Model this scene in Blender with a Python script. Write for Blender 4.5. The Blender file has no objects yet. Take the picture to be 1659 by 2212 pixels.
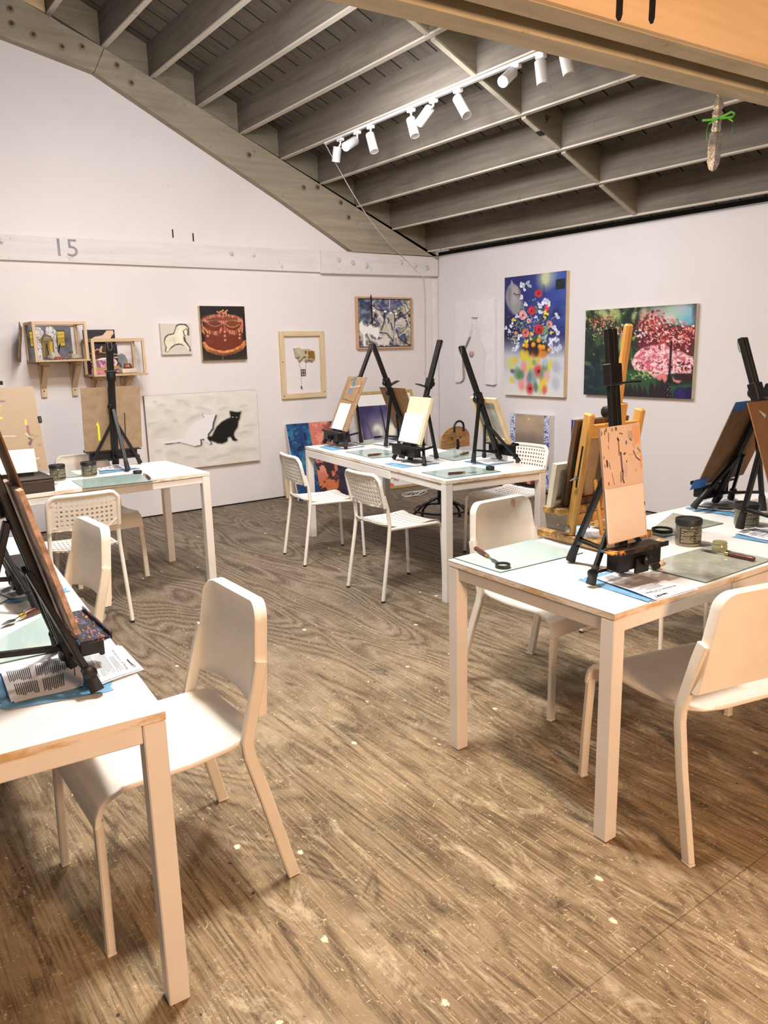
import bpy, bmesh, math, random
import numpy as np
from mathutils import Vector, Matrix
random.seed(7)
rng = np.random.RandomState(11)
COL = bpy.context.scene.collection
PI = math.pi
R = math.radians

# ------------------------------------------------------------------ camera
FPX, CX, CY = 1673.0, 829.5, 1106.0
YAW, PITCH, ROLL, EYE = R(35.86), R(12.06), R(1.40), 1.505
def _cam():
    fw = np.array([math.sin(YAW)*math.cos(PITCH), math.cos(YAW)*math.cos(PITCH), -math.sin(PITCH)])
    r = np.array([math.cos(YAW), -math.sin(YAW), 0.0]); d = np.cross(fw, r)
    c, s = math.cos(ROLL), math.sin(ROLL)
    return c*r+s*d, -s*r+c*d, fw
CR, CD, CF = _cam()
CAMPOS = np.array([0, 0, EYE])
cam = bpy.data.cameras.new('camera'); camo = bpy.data.objects.new('camera', cam); COL.objects.link(camo)
cam.sensor_fit = 'HORIZONTAL'; cam.sensor_width = 36; cam.lens = FPX/1659*36; cam.clip_start = .02; cam.clip_end = 60
m = Matrix.Identity(4)
for i in range(3):
    m[i][0] = CR[i]; m[i][1] = -CD[i]; m[i][2] = -CF[i]
m[2][3] = EYE
camo.matrix_world = m
bpy.context.scene.camera = camo
def on(u, v, ax, val):
    """the point of an axis-aligned surface (wall, floor, table top) that the photo shows at u, v"""
    d = CR*(u-CX)/FPX + CD*(v-CY)/FPX + CF
    return Vector(CAMPOS + d*((val-CAMPOS[ax])/d[ax]))
XW, YW, T = 5.873, 7.009, 0.74

# ------------------------------------------------------------------ colour + materials
def lin1(c): c /= 255.0; return c/12.92 if c <= .04045 else ((c+.055)/1.055)**2.4
def rgb(*c): return tuple(lin1(float(x)) for x in c)+(1.0,)
class NT:
    def __init__(s, name):
        s.m = bpy.data.materials.new(name); s.m.use_nodes = True; s.t = s.m.node_tree; s.n = s.t.nodes; s.l = s.t.links
        s.b = s.n['Principled BSDF']; s.out = s.n['Material Output']
    def node(s, typ, **kw):
        n = s.n.new(typ)
        for k, v in kw.items():
            if k.startswith('_'): setattr(n, k[1:], v)
            else:
                s.set(n.inputs[k.replace('__', ' ')], v)
        return n
    def set(s, sock, v):
        if isinstance(v, bpy.types.NodeSocket): s.l.new(v, sock)
        else: sock.default_value = v
    def math(s, op, a, b=0.0, c=0.0, clamp=False):
        n = s.n.new('ShaderNodeMath'); n.operation = op; n.use_clamp = clamp
        s.set(n.inputs[0], a); s.set(n.inputs[1], b); s.set(n.inputs[2], c); return n.outputs[0]
    def mix(s, f, a, b, typ='MIX'):
        n = s.n.new('ShaderNodeMix'); n.data_type = 'RGBA'; n.blend_type = typ
        s.set(n.inputs[0], f); s.set(n.inputs[6], a); s.set(n.inputs[7], b); return n.outputs[2]
    def obj(s): return s.node('ShaderNodeTexCoord').outputs['Object']
    def mapping(s, vec, scale=(1, 1, 1), rot=(0, 0, 0), loc=(0, 0, 0)):
        n = s.n.new('ShaderNodeMapping'); s.l.new(vec, n.inputs[0])
        n.inputs['Scale'].default_value = scale; n.inputs['Rotation'].default_value = rot; n.inputs['Location'].default_value = loc
        return n.outputs[0]
    def noise(s, vec, scale, detail=4, rough=.55, dist=0.0):
        n = s.n.new('ShaderNodeTexNoise'); s.l.new(vec, n.inputs['Vector'])
        n.inputs['Scale'].default_value = scale; n.inputs['Detail'].default_value = detail
        n.inputs['Roughness'].default_value = rough; n.inputs['Distortion'].default_value = dist
        return n.outputs['Fac']
    def ramp(s, f, lo, hi):
        n = s.n.new('ShaderNodeMapRange'); n.clamp = True; s.set(n.inputs[0], f)
        n.inputs[1].default_value = lo; n.inputs[2].default_value = hi; return n.outputs[0]
    def bump(s, h, strength=.2, dist=.01):
        n = s.n.new('ShaderNodeBump'); s.l.new(h, n.inputs['Height']); n.inputs['Strength'].default_value = strength
        n.inputs['Distance'].default_value = dist; s.l.new(n.outputs[0], s.b.inputs['Normal'])
    def col(s, c): s.set(s.b.inputs['Base Color'], c)
    def p(s, **kw):
        for k, v in kw.items(): s.set(s.b.inputs[k.replace('_', ' ')], v)
_M = {}
def plain(name, c, rough=.5, metal=0.0, var=.08, scale=12, c2=None, trans=0.0, spec=None, bump=0.0):
    """a procedural surface: colour broken up by two scales of noise"""
    if name in _M: return _M[name]
    s = NT(name); o = s.obj()
    n = s.noise(o, scale, 5, .6)
    a = rgb(*c); b = rgb(*(c2 or [max(0, x*(1-var*2.2)) for x in c]))
    s.col(s.mix(s.ramp(n, .35, .75), a, b))
    s.p(Roughness=rough, Metallic=metal)
    if trans: s.p(Transmission_Weight=trans)
    if spec is not None: s.set(s.b.inputs['Specular IOR Level'], spec)
    if bump: s.bump(s.noise(o, scale*6, 3), bump, .004)
    _M[name] = s.m; return s.m
def wood(name, c, c2, axis=2, freq=30, rough=.55):
    if name in _M: return _M[name]
    s = NT(name); o = s.obj(); sc = [freq, freq, freq]; sc[axis] = freq*.05
    v = s.mapping(o, tuple(sc))
    n = s.noise(v, 1.0, 4, .6, .6)
    k = s.math('FRACT', s.math('MULTIPLY', n, 4.0))
    k = s.math('MULTIPLY', s.math('ABSOLUTE', s.math('SUBTRACT', k, .5)), 2.0)
    s.col(s.mix(s.math('MULTIPLY', k, .75), rgb(*c), rgb(*c2))); s.p(Roughness=rough)
    _M[name] = s.m; return s.m
def vcol(name='painted_surface', rough=.45):
    if name in _M: return _M[name]
    s = NT(name); a = s.n.new('ShaderNodeVertexColor'); a.layer_name = 'Col'
    s.col(a.outputs['Color']); s.p(Roughness=rough)
    o = s.obj(); s.bump(s.noise(o, 400, 2), .08, .002)
    _M[name] = s.m; return s.m

# ------------------------------------------------------------------ mesh builder
class MB:
    def __init__(s): s.v = []; s.f = []
    def add(s, vs, fs):
        o = len(s.v); s.v += [tuple(x) for x in vs]; s.f += [tuple(i+o for i in f) for f in fs]; return s
    def box(s, c, d, rot=None, bev=0.0):
        """box with its edges cut by a small chamfer"""
        hx, hy, hz = d[0]/2, d[1]/2, d[2]/2
        b = min(bev, hx*.9, hy*.9, hz*.9)
        M = rot if rot is not None else Matrix.Identity(3); c = Vector(c)
        if b <= 0:
            vs = [Vector((x*hx, y*hy, z*hz)) for x in (-1, 1) for y in (-1, 1) for z in (-1, 1)]
            fs = [(0, 1, 3, 2), (4, 6, 7, 5), (0, 4, 5, 1), (2, 3, 7, 6), (0, 2, 6, 4), (1, 5, 7, 3)]
        else:
            vs = []; ix = {}
            for x in (-1, 1):
                for y in (-1, 1):
                    for z in (-1, 1):
                        for ax in range(3):
                            p = [x*hx, y*hy, z*hz]
                            for k in range(3):
                                if k != ax: p[k] -= (x, y, z)[k]*b
                            ix[(x, y, z, ax)] = len(vs); vs.append(Vector(p))
            fs = []
            I = lambda q, ax: ix[(q[0], q[1], q[2], ax)]
            for ax in range(3):
                o1, o2 = [k for k in range(3) if k != ax]
                for sgn in (-1, 1):
                    qs = []
                    for a, bb in ((-1, -1), (1, -1), (1, 1), (-1, 1)):
                        q = [0, 0, 0]; q[ax] = sgn; q[o1] = a; q[o2] = bb; qs.append(I(q, ax))
                    fs.append(tuple(qs))
            for ax in range(3):           # edges along ax
                o1, o2 = [k for k in range(3) if k != ax]
                for a in (-1, 1):
                    for bb in (-1, 1):
                        q0 = [0, 0, 0]; q0[o1] = a; q0[o2] = bb; q1 = list(q0); q0[ax] = -1; q1[ax] = 1
                        fs.append((I(q0, o1), I(q1, o1), I(q1, o2), I(q0, o2)))
            for x in (-1, 1):
                for y in (-1, 1):
                    for z in (-1, 1): fs.append(tuple(ix[(x, y, z, a)] for a in range(3)))
        return s.add([c+M@v for v in vs], fs)
    def bar(s, a, b, w, h, up=(0, 0, 1), bev=.0, ext=0.0):
        """box bar from a to b, w across and h along up"""
        a, b = Vector(a), Vector(b); d = (b-a); L = d.length; d = d/L; up = Vector(up)
        x = d.cross(up)
        if x.length < 1e-4: x = d.cross(Vector((0, 1, 0)))
        x.normalize(); y = x.cross(d)
        M = Matrix((x, d, y)).transposed()
        return s.box((a+b)/2, (w, L+2*ext, h), M, bev)
    def tube(s, pts, r, n=10, cap=True):
        """round tube through points; r a number or one radius per point"""
        pts = [Vector(p) for p in pts]; k = len(pts)
        rs = r if isinstance(r, (list, tuple)) else [r]*k
        vs = []; fs = []; ref = None
        for i in range(k):
            d = (pts[min(i+1, k-1)]-pts[max(i-1, 0)]).normalized()
            if ref is None:
                ref = Vector((0, 0, 1)) if abs(d.z) < .9 else Vector((1, 0, 0))
            x = (ref-d*ref.dot(d)).normalized(); y = d.cross(x); ref = x
            for j in range(n):
                t = 2*PI*j/n; vs.append(pts[i]+(x*math.cos(t)+y*math.sin(t))*rs[i])
        for i in range(k-1):
            for j in range(n):
                fs.append((i*n+j, i*n+(j+1) % n, (i+1)*n+(j+1) % n, (i+1)*n+j))
        if cap: fs += [tuple(range(n))[::-1], tuple(range((k-1)*n, k*n))]
        return s.add(vs, fs)
    def sweep(s, pts, w, h, side=(1, 0, 0)):
        """flat bar bent through points lying in a plane normal to side (with soft edges)"""
        pts = [Vector(p) for p in pts]; k = len(pts); sd = Vector(side).normalized(); vs = []; fs = []
        b = min(w, h)*.18
        sec = [(-w/2+b, -h/2), (w/2-b, -h/2), (w/2, -h/2+b), (w/2, h/2-b), (w/2-b, h/2), (-w/2+b, h/2), (-w/2, h/2-b), (-w/2, -h/2+b)]
        for i in range(k):
            d = (pts[min(i+1, k-1)]-pts[max(i-1, 0)]).normalized(); x = (sd-d*sd.dot(d)).normalized(); y = d.cross(x)
            vs += [pts[i]+x*a+y*c for a, c in sec]
        for i in range(k-1):
            for j in range(8): fs.append((i*8+j, i*8+(j+1) % 8, (i+1)*8+(j+1) % 8, (i+1)*8+j))
        fs += [tuple(range(8))[::-1], tuple(range((k-1)*8, k*8))]
        return s.add(vs, fs)
    def lathe(s, prof, n=24, c=(0, 0, 0), M=None, caps=True):
        vs = []; fs = []; c = Vector(c); M = M or Matrix.Identity(3)
        for r, z in prof:
            for j in range(n): vs.append(c+M@Vector((r*math.cos(2*PI*j/n), r*math.sin(2*PI*j/n), z)))
        for i in range(len(prof)-1):
            for j in range(n): fs.append((i*n+j, i*n+(j+1) % n, (i+1)*n+(j+1) % n, (i+1)*n+j))
        if caps and prof[0][0] > 1e-5: fs.append(tuple(range(n))[::-1])
        if caps and prof[-1][0] > 1e-5: fs.append(tuple(range((len(prof)-1)*n, len(prof)*n)))
        return s.add(vs, fs)
    def prism(s, poly, a, b, f):
        """polygon extruded from depth a to b; f maps (u, v, depth) to a point"""
        n = len(poly)
        vs = [f(u, v, a) for u, v in poly]+[f(u, v, b) for u, v in poly]
        fs = [tuple(range(n))[::-1], tuple(range(n, 2*n))]+[(i, (i+1) % n, (i+1) % n+n, i+n) for i in range(n)]
        return s.add(vs, fs)
    def grid(s, nu, nv, f):
        vs = [f(i/(nu-1), j/(nv-1)) for j in range(nv) for i in range(nu)]
        fs = [(j*nu+i, j*nu+i+1, (j+1)*nu+i+1, (j+1)*nu+i) for j in range(nv-1) for i in range(nu-1)]
        return s.add(vs, fs)
    def build(s, name, mat, parent=None, smooth=None, loc=None, rz=None, solid=None, fix=True):
        me = bpy.data.meshes.new(name); me.from_pydata(s.v, [], s.f)
        mats = mat if isinstance(mat, (list, tuple)) else [mat]
        for x in mats: me.materials.append(x)
        if fix:
            bm = bmesh.new(); bm.from_mesh(me); bmesh.ops.recalc_face_normals(bm, faces=bm.faces); bm.to_mesh(me); bm.free()
        if smooth is not None:
            me.shade_smooth()
            try: me.set_sharp_from_angle(angle=R(smooth))
            except Exception: pass
        o = bpy.data.objects.new(name, me); COL.objects.link(o)
        if parent is not None: o.parent = parent
        if loc is not None: o.location = loc
        if rz is not None: o.rotation_euler = (0, 0, rz)
        if solid:
            md = o.modifiers.new('thickness', 'SOLIDIFY'); md.thickness = solid; md.offset = -1 if solid > 0 else 1
        return o
def tag(o, label, cat, group=None, kind=None):
    o['label'] = label; o['category'] = cat
    if group: o['group'] = group
    if kind: o['kind'] = kind
    return o
def empty(name, label, cat, loc=(0, 0, 0), rz=0.0, group=None):
    o = bpy.data.objects.new(name, None); COL.objects.link(o); o.location = loc; o.rotation_euler = (0, 0, rz)
    o.empty_display_size = .1
    return tag(o, label, cat, group)
def struct(o): o['kind'] = 'structure'; return o
def dup(root, loc, rz, label, group=None):
    r = root.copy(); COL.objects.link(r); r.location = loc; r.rotation_euler = (0, 0, rz); r['label'] = label
    if group: r['group'] = group
    for ch in list(root.children):
        c = ch.copy(); COL.objects.link(c); c.parent = r
        for g in list(ch.children):
            d = g.copy(); COL.objects.link(d); d.parent = c
    return r

# ------------------------------------------------------------------ a small painter: flat pictures as vertex colours
def srgb2lin(a): return np.where(a <= .04045, a/12.92, ((np.clip(a, 0, 1)+.055)/1.055)**2.4)
def vnoise(h, w, fy, fx, seed):
    r = np.random.RandomState(seed); g = r.rand(int(fy)+3, int(fx)+3)
    y = np.linspace(0, fy, h); x = np.linspace(0, fx, w); yi = y.astype(int); xi = x.astype(int)
    ty = (y-yi)[:, None]; tx = (x-xi)[None]; ty = ty*ty*(3-2*ty); tx = tx*tx*(3-2*tx)
    a = g[yi][:, xi]; b = g[yi][:, xi+1]; c = g[yi+1][:, xi]; d = g[yi+1][:, xi+1]
    return (a*(1-tx)+b*tx)*(1-ty)+(c*(1-tx)+d*tx)*ty
def fbm(h, w, f, seed, oct=4, ay=1.0):
    o = np.zeros((h, w)); s = 0; a = 1.0
    for i in range(oct):
        o += a*vnoise(h, w, f*ay*2**i*h/max(h, w)+1, f*2**i*w/max(h, w)+1, seed+i); s += a; a *= .55
    return o/s
class Pic:
    def __init__(s, w, h, c=(255, 255, 255), quad=None):
        s.w, s.h = w, h; s.a = np.ones((h, w, 3))*np.array(c, float)/255
        s.X, s.Y = np.meshgrid(np.linspace(0, 1, w), np.linspace(0, 1, h)); s.asp = h/w
        s.H = None
        if quad is not None:
            A = []; B = []
            for (x, y), (u, v) in zip(quad, ((0, 0), (1, 0), (1, 1), (0, 1))):
                A += [[x, y, 1, 0, 0, 0, -u*x, -u*y], [0, 0, 0, x, y, 1, -v*x, -v*y]]; B += [u, v]
            s.H = np.append(np.linalg.solve(np.array(A, float), np.array(B, float)), 1).reshape(3, 3)
            s.k = 1.0/abs(quad[1][0]-quad[0][0])
        else: s.k = 1.0
    def uv(s, p):
        if s.H is None: return p
        q = s.H@np.array([p[0], p[1], 1.0]); return q[0]/q[2], q[1]/q[2]
    def put(s, m, c):
        m = np.clip(m, 0, 1)[..., None]; c = np.asarray(c, float)
        if c.ndim == 1: c = c/255
        s.a = s.a*(1-m)+c*m
    def poly(s, pts, c, al=1.0, soft=0.0, jit=0.0, seed=0):
        P = [s.uv(p) for p in pts]; X, Y = s.X, s.Y
        if jit: X = X+(fbm(s.h, s.w, 14, seed)-.5)*jit; Y = Y+(fbm(s.h, s.w, 14, seed+50)-.5)*jit
        ins = np.zeros((s.h, s.w), bool); n = len(P)
        for i in range(n):
            (x1, y1), (x2, y2) = P[i], P[(i+1) % n]
            if y1 == y2: continue
            ins ^= ((y1 > Y) != (y2 > Y)) & (X < (x2-x1)*(Y-y1)/(y2-y1)+x1)
        mk = ins.astype(float)
        if soft: mk = blur(mk, int(max(1, soft*s.w)))
        s.put(mk*al, c)
    def ell(s, p, rx, ry, c, rot=0.0, al=1.0, soft=.15):
        u, v = s.uv(p); rx *= s.k; ry *= s.k
        dx = s.X-u; dy = (s.Y-v)*s.asp; a = R(rot); ex = dx*math.cos(a)+dy*math.sin(a); ey = -dx*math.sin(a)+dy*math.cos(a)
        d = np.sqrt((ex/rx)**2+(ey/ry)**2)
        s.put(np.clip((1+soft/2-d)/max(soft, .02), 0, 1)*al, c)
    def line(s, pts, wd, c, al=1.0, soft=.5):
        P = [s.uv(p) for p in pts]; wd = wd*s.k/2; D = np.full((s.h, s.w), 9.0)
        for (x1, y1), (x2, y2) in zip(P[:-1], P[1:]):
            ax, ay = s.X-x1, (s.Y-y1)*s.asp; bx, by = x2-x1, (y2-y1)*s.asp; L = bx*bx+by*by+1e-12
            t = np.clip((ax*bx+ay*by)/L, 0, 1); D = np.minimum(D, np.hypot(ax-bx*t, ay-by*t))
        px = .7/s.w
        s.put(np.clip((wd+px-D)/(2*px+wd*soft), 0, 1)*al, c)
    def mesh(s, name, f, parent, mat=None):
        """one coloured vertex per dot; f maps (u right, v down) to a point"""
        mb = MB(); mb.grid(s.w, s.h, f)
        o = mb.build(name, mat or vcol(), parent, smooth=30, fix=False)
        ca = o.data.color_attributes.new('Col', 'FLOAT_COLOR', 'POINT')
        d = np.ones((s.w*s.h, 4), np.float32); d[:, :3] = srgb2lin(s.a).reshape(-1, 3); ca.data.foreach_set('color', d.ravel())
        return o
def blur(m, k):
    for _ in range(2):
        for ax in (0, 1):
            pad = [(0, 0)]*m.ndim; pad[ax] = (k, k); q = np.pad(m, pad, mode='edge'); c = np.cumsum(q, ax)
            c = np.insert(c, 0, 0, ax); n = m.shape[ax]
            m = (np.take(c, range(2*k+1, 2*k+1+n), ax)-np.take(c, range(0, n), ax))/(2*k+1)
    return m
def text_mesh(txt, size, name, mat, parent, f, italic=0.0, bold=0.0):
    """lettering: text outlines turned into a mesh, laid on a surface by f(x, y)"""
    cu = bpy.data.curves.new('lettering', 'FONT'); cu.body = txt; cu.size = size; cu.shear = italic; cu.offset = bold; cu.align_x = 'CENTER'; cu.align_y = 'CENTER'
    cu.resolution_u = 3
    o = bpy.data.objects.new('lettering', cu); COL.objects.link(o)
    dg = bpy.context.evaluated_depsgraph_get(); dg.update()
    me = bpy.data.meshes.new_from_object(o.evaluated_get(dg)); bpy.data.objects.remove(o)
    vs = [f(v.co.x, v.co.y) for v in me.vertices]; fs = [tuple(p.vertices) for p in me.polygons]
    bpy.data.meshes.remove(me)
    return MB().add(vs, fs).build(name, mat, parent, fix=False)
# ------------------------------------------------------------------ surfaces of the room
def floor_mat():
    s = NT('worn_plywood'); o = s.obj()
    # cathedral grain: contour lines of a noise field drawn out along y
    n = s.noise(s.mapping(o, (2.3, .36, 1), loc=(3.1, 1.7, 0)), 1.0, 2, .5, .5)
    ring = s.math('FRACT', s.math('MULTIPLY', n, 26.0))
    ring = s.math('MULTIPLY', s.math('ABSOLUTE', s.math('SUBTRACT', ring, .5)), 2.0)
    fine = s.noise(s.mapping(o, (130, 3.2, 1)), 1.0, 2, .75)
    big = s.noise(s.mapping(o, (1, .7, 1), loc=(2.2, .4, 0)), 1.5, 3, .62)
    mid = s.noise(s.mapping(o, (9, 3.4, 1), rot=(0, 0, .12)), 1.0, 5, .78, .8)
    gr = s.noise(s.mapping(o, (1.2, .8, 1), loc=(1, 8, 0)), 2.6, 4, .7)
    sep = s.node('ShaderNodeSeparateXYZ'); s.l.new(o, sep.inputs[0])
    c = s.mix(s.ramp(big, .32, .68), rgb(170, 147, 114), rgb(121, 100, 72))
    c = s.mix(s.math('MULTIPLY', s.ramp(ring, .35, .95), s.ramp(gr, .72, .3)), c, rgb(90, 68, 44))
    c = s.mix(s.math('MULTIPLY', s.ramp(fine, .51, .74), .8), c, rgb(62, 45, 29))
    c = s.mix(s.math('MULTIPLY', s.ramp(fine, .46, .3), .5), c, rgb(196, 170, 130))
    # pale worn paint, dark ground-in dirt, a greenish wash
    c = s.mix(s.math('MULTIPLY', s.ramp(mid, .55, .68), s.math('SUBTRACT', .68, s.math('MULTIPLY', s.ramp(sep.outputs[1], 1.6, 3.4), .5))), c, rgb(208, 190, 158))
    c = s.mix(s.math('MULTIPLY', s.ramp(mid, .45, .30), .8), c, rgb(58, 43, 30))
    c = s.mix(s.math('MULTIPLY', s.ramp(gr, .56, .68), .5), c, rgb(196, 176, 148))
    c = s.mix(s.math('MULTIPLY', s.ramp(gr, .4, .28), .35), c, rgb(98, 100, 82))
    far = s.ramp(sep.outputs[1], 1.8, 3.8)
    c = s.mix(s.math('MULTIPLY', far, .7), c, s.mix(s.ramp(ring, .1, .95), rgb(122, 110, 97), rgb(78, 67, 57)))  # cooler light at the back painted in: floor colour turns greyer and darker
    # scratches and crumbs of plaster
    sc = s.noise(s.mapping(o, (46, 22, 1), rot=(0, 0, .5)), 1.0, 4, .9, 2.2)
    c = s.mix(s.math('MULTIPLY', s.ramp(sc, .61, .65), .85), c, rgb(232, 214, 178))
    c = s.mix(s.math('MULTIPLY', s.ramp(sc, .35, .31), .75), c, rgb(40, 30, 22))
    sc3 = s.noise(s.mapping(o, (10, 80, 1), rot=(0, 0, .8)), 1.0, 3, .9, 2.5)
    c = s.mix(s.math('MULTIPLY', s.ramp(sc3, .64, .68), .75), c, rgb(226, 208, 172))
    # drips of paint
    wob = s.math('MULTIPLY', s.math('SUBTRACT', sc, .5), .22)
    for scl, thr, cc, hi in ((8, .075, (238, 226, 200), .55), (12, .055, (34, 28, 24), .5), (5, .03, (206, 140, 70), .5)):
        vo = s.node('ShaderNodeTexVoronoi'); s.l.new(s.mapping(o, (1, .8, 1), loc=(scl*.37, scl*.11, 0)), vo.inputs['Vector']); vo.inputs['Scale'].default_value = scl
        cs_ = s.node('ShaderNodeSeparateXYZ'); s.l.new(vo.outputs['Color'], cs_.inputs[0])
        k = s.math('MULTIPLY', s.math('LESS_THAN', s.math('ADD', vo.outputs['Distance'], wob), thr), s.math('GREATER_THAN', cs_.outputs[0], hi))
        c = s.mix(s.math('MULTIPLY', k, .85), c, rgb(*cc))
    # sheet joints
    for ax, at in ((1, 1.0), (1, 3.44), (1, 5.88), (0, .02), (0, 2.46), (0, 4.9)):
        d = s.math('ADD', s.math('ABSOLUTE', s.math('SUBTRACT', sep.outputs[ax], at)), s.math('MULTIPLY', s.math('SUBTRACT', mid, .5), .006))
        c = s.mix(s.math('MULTIPLY', s.math('LESS_THAN', d, .0019), .5), c, rgb(62, 46, 32))
    s.col(c); s.p(Roughness=.62); s.set(s.b.inputs['Specular IOR Level'], .25)
    s.bump(s.math('ADD', fine, s.math('MULTIPLY', sc, .4)), .22, .004)
    return s.m
def wall_mat(name, c, c2):
    s = NT(name); o = s.obj()
    k = s.mix(s.ramp(s.noise(o, .8, 4), .3, .7), rgb(*c), rgb(*c2))
    vo = s.node('ShaderNodeTexVoronoi'); s.l.new(o, vo.inputs['Vector']); vo.inputs['Scale'].default_value = 3.3
    sp = s.math('MULTIPLY', s.math('LESS_THAN', vo.outputs['Distance'], .022), s.math('GREATER_THAN', s.noise(o, 2.2, 2), .52))
    k = s.mix(s.math('MULTIPLY', sp, .55), k, rgb(120, 112, 104))
    sm = s.ramp(s.noise(s.mapping(o, (1, 1, .5)), 3.5, 6, .7), .6, .8)
    k = s.mix(s.math('MULTIPLY', sm, .14), k, rgb(176, 168, 158))
    s.col(k); s.p(Roughness=.75); s.bump(s.noise(o, 90, 4), .08, .004); return s.m
def timber(name, c, c2, axis, stain=.5, chip=0.0):
    if name in _M: return _M[name]
    s = NT(name); o = s.obj(); sc = [22.0]*3; sc[axis] = 1.2
    n = s.noise(s.mapping(o, tuple(sc)), 1.0, 4, .65, .4)
    k = s.mix(s.ramp(n, .3, .75), rgb(*c), rgb(*c2))
    big = s.ramp(s.noise(o, 2.3, 5, .65), .5, .8)
    k = s.mix(s.math('MULTIPLY', big, stain), k, rgb(74, 62, 50))
    ck = s.ramp(s.noise(s.mapping(o, (9, 9, 9)), 1.0, 6, .8), .62, .66)
    k = s.mix(s.math('MULTIPLY', ck, .35+chip), k, rgb(66, 52, 42) if not chip else rgb(96, 84, 70))
    s.col(k); s.p(Roughness=.8); s.bump(n, .15, .004); _M[name] = s.m; return s.m
WHITE_W = wall_mat('painted_white_wall', (232, 226, 226), (226, 220, 220))
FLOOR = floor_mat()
def quad_obj(name, pts, mat): return struct(MB().add(pts, [tuple(range(len(pts)))]).build(name, mat, fix=False))
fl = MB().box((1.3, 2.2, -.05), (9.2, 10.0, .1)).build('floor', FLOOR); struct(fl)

RA, RB = 4.9135, -.4223          # underside of the joists: z = RA + RB x
def roof(x, off=0.0): return RA+RB*x+off
# left wall of the photograph: a gable
MB().prism([(-3.3, 0), (XW, 0), (XW, 2.9), (4.6, roof(4.6, .28)), (2.2, roof(2.2, .28)), (-.6, roof(-.6, .28)), (-3.3, roof(-.6, .28)-1.1)], 0, .12,
           lambda u, v, d: (u, YW+d, v)).build('wall_left', WHITE_W)['kind'] = 'structure'
WHITE_R = wall_mat('painted_white_plaster', (231, 227, 228), (224, 220, 221))
MB().prism([(-2.8, 0), (YW, 0), (YW, 2.492), (-2.8, 2.43)], 0, .12, lambda u, v, d: (XW+d, u, v)).build('wall_right', WHITE_R)['kind'] = 'structure'
DARK = plain('dark_gap', (20, 18, 16), .9)
struct(MB().box((XW-.004, 2.1, 2.5), (.012, 9.7, .035)).build('trim_1', DARK))
struct(MB().box((1.3, YW-.003, .006), (9.1, .008, .012)).build('trim_2', DARK))
struct(MB().box((XW-.003, 2.1, .006), (.008, 9.7, .012)).build('trim_3', DARK))

# roof deck: boards running down the slope
def deck_mat():
    s = NT('roof_boards'); o = s.obj(); sep = s.node('ShaderNodeSeparateXYZ'); s.l.new(o, sep.inputs[0])
    y = s.math('DIVIDE', sep.outputs[1], .205)
    gap = s.math('LESS_THAN', s.math('ABSOLUTE', s.math('SUBTRACT', s.math('FRACT', y), .5)), .034)
    pl = s.node('ShaderNodeTexWhiteNoise', _noise_dimensions='1D'); s.l.new(s.math('FLOOR', s.math('ADD', y, .5)), pl.inputs['W'])
    n = s.noise(s.mapping(o, (2, 20, 2)), 1.0, 5, .7)
    k = s.mix(s.ramp(n, .3, .75), rgb(122, 114, 104), rgb(84, 77, 68))
    k = s.mix(s.math('MULTIPLY', pl.outputs[0], .4), k, rgb(92, 84, 76))
    st = s.ramp(s.noise(s.mapping(o, (26, 60, 26), rot=(0, 0, .5)), 1.0, 4, .8, 1.5), .66, .7)
    k = s.mix(s.math('MULTIPLY', st, .8), k, rgb(34, 28, 24))
    s.col(s.mix(gap, k, rgb(14, 12, 10))); s.p(Roughness=.85); return s.m
DECK = deck_mat()
struct(MB().prism([(XW+.3, roof(XW+.3, .262)), (XW+.3, roof(XW+.3, .31)), (-1.2, roof(-1.2, .31)), (-1.2, roof(-1.2, .262))], -2.6, YW+.1,
                  lambda u, v, d: (u, d, v)).build('ceiling', DECK))
JST = timber('painted_joist', (128, 119, 107), (98, 89, 79), 1, .35, .25)
JUND = timber('chipped_joist_edge', (216, 208, 194), (192, 181, 164), 1, .15, .4)
BLK = timber('painted_blocking', (150, 142, 124), (122, 113, 96), 0, .3)
BLKE = timber('blocking_edge', (186, 178, 158), (160, 150, 132), 0, .15)
BEAM = timber('painted_beam', (172, 160, 141), (146, 134, 115), 0, .22)
ORANGE = wood('orange_plywood', (232, 204, 164), (220, 186, 142), 0, 9)
trim_n = [10]
def trim(o):
    o.name = 'trim_%d' % trim_n[0]; trim_n[0] += 1; return struct(o)
JX = [1.90, 2.30, 2.69, 3.095, 3.497, 3.905, 4.334, 4.760, 5.21, 5.69]
JW = .044
for i, x in enumerate(JX):
    y0, y1 = 1.62, YW-.005
    for nm, dz0, dz1, mt, ww in (('joist', .012, .27, JST, JW), ('edge', 0.0, .012, JUND, JW)):
        mb = MB(); z0 = roof(x)
        mb.box((x+JW/2-.01, (y0+y1)/2, z0+(dz0+dz1)/2), (ww, y1-y0, dz1-dz0))
        if nm == 'joist': j = trim(mb.build('joist', mt))
        else: mb.build('joist_edge', mt, j)
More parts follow.
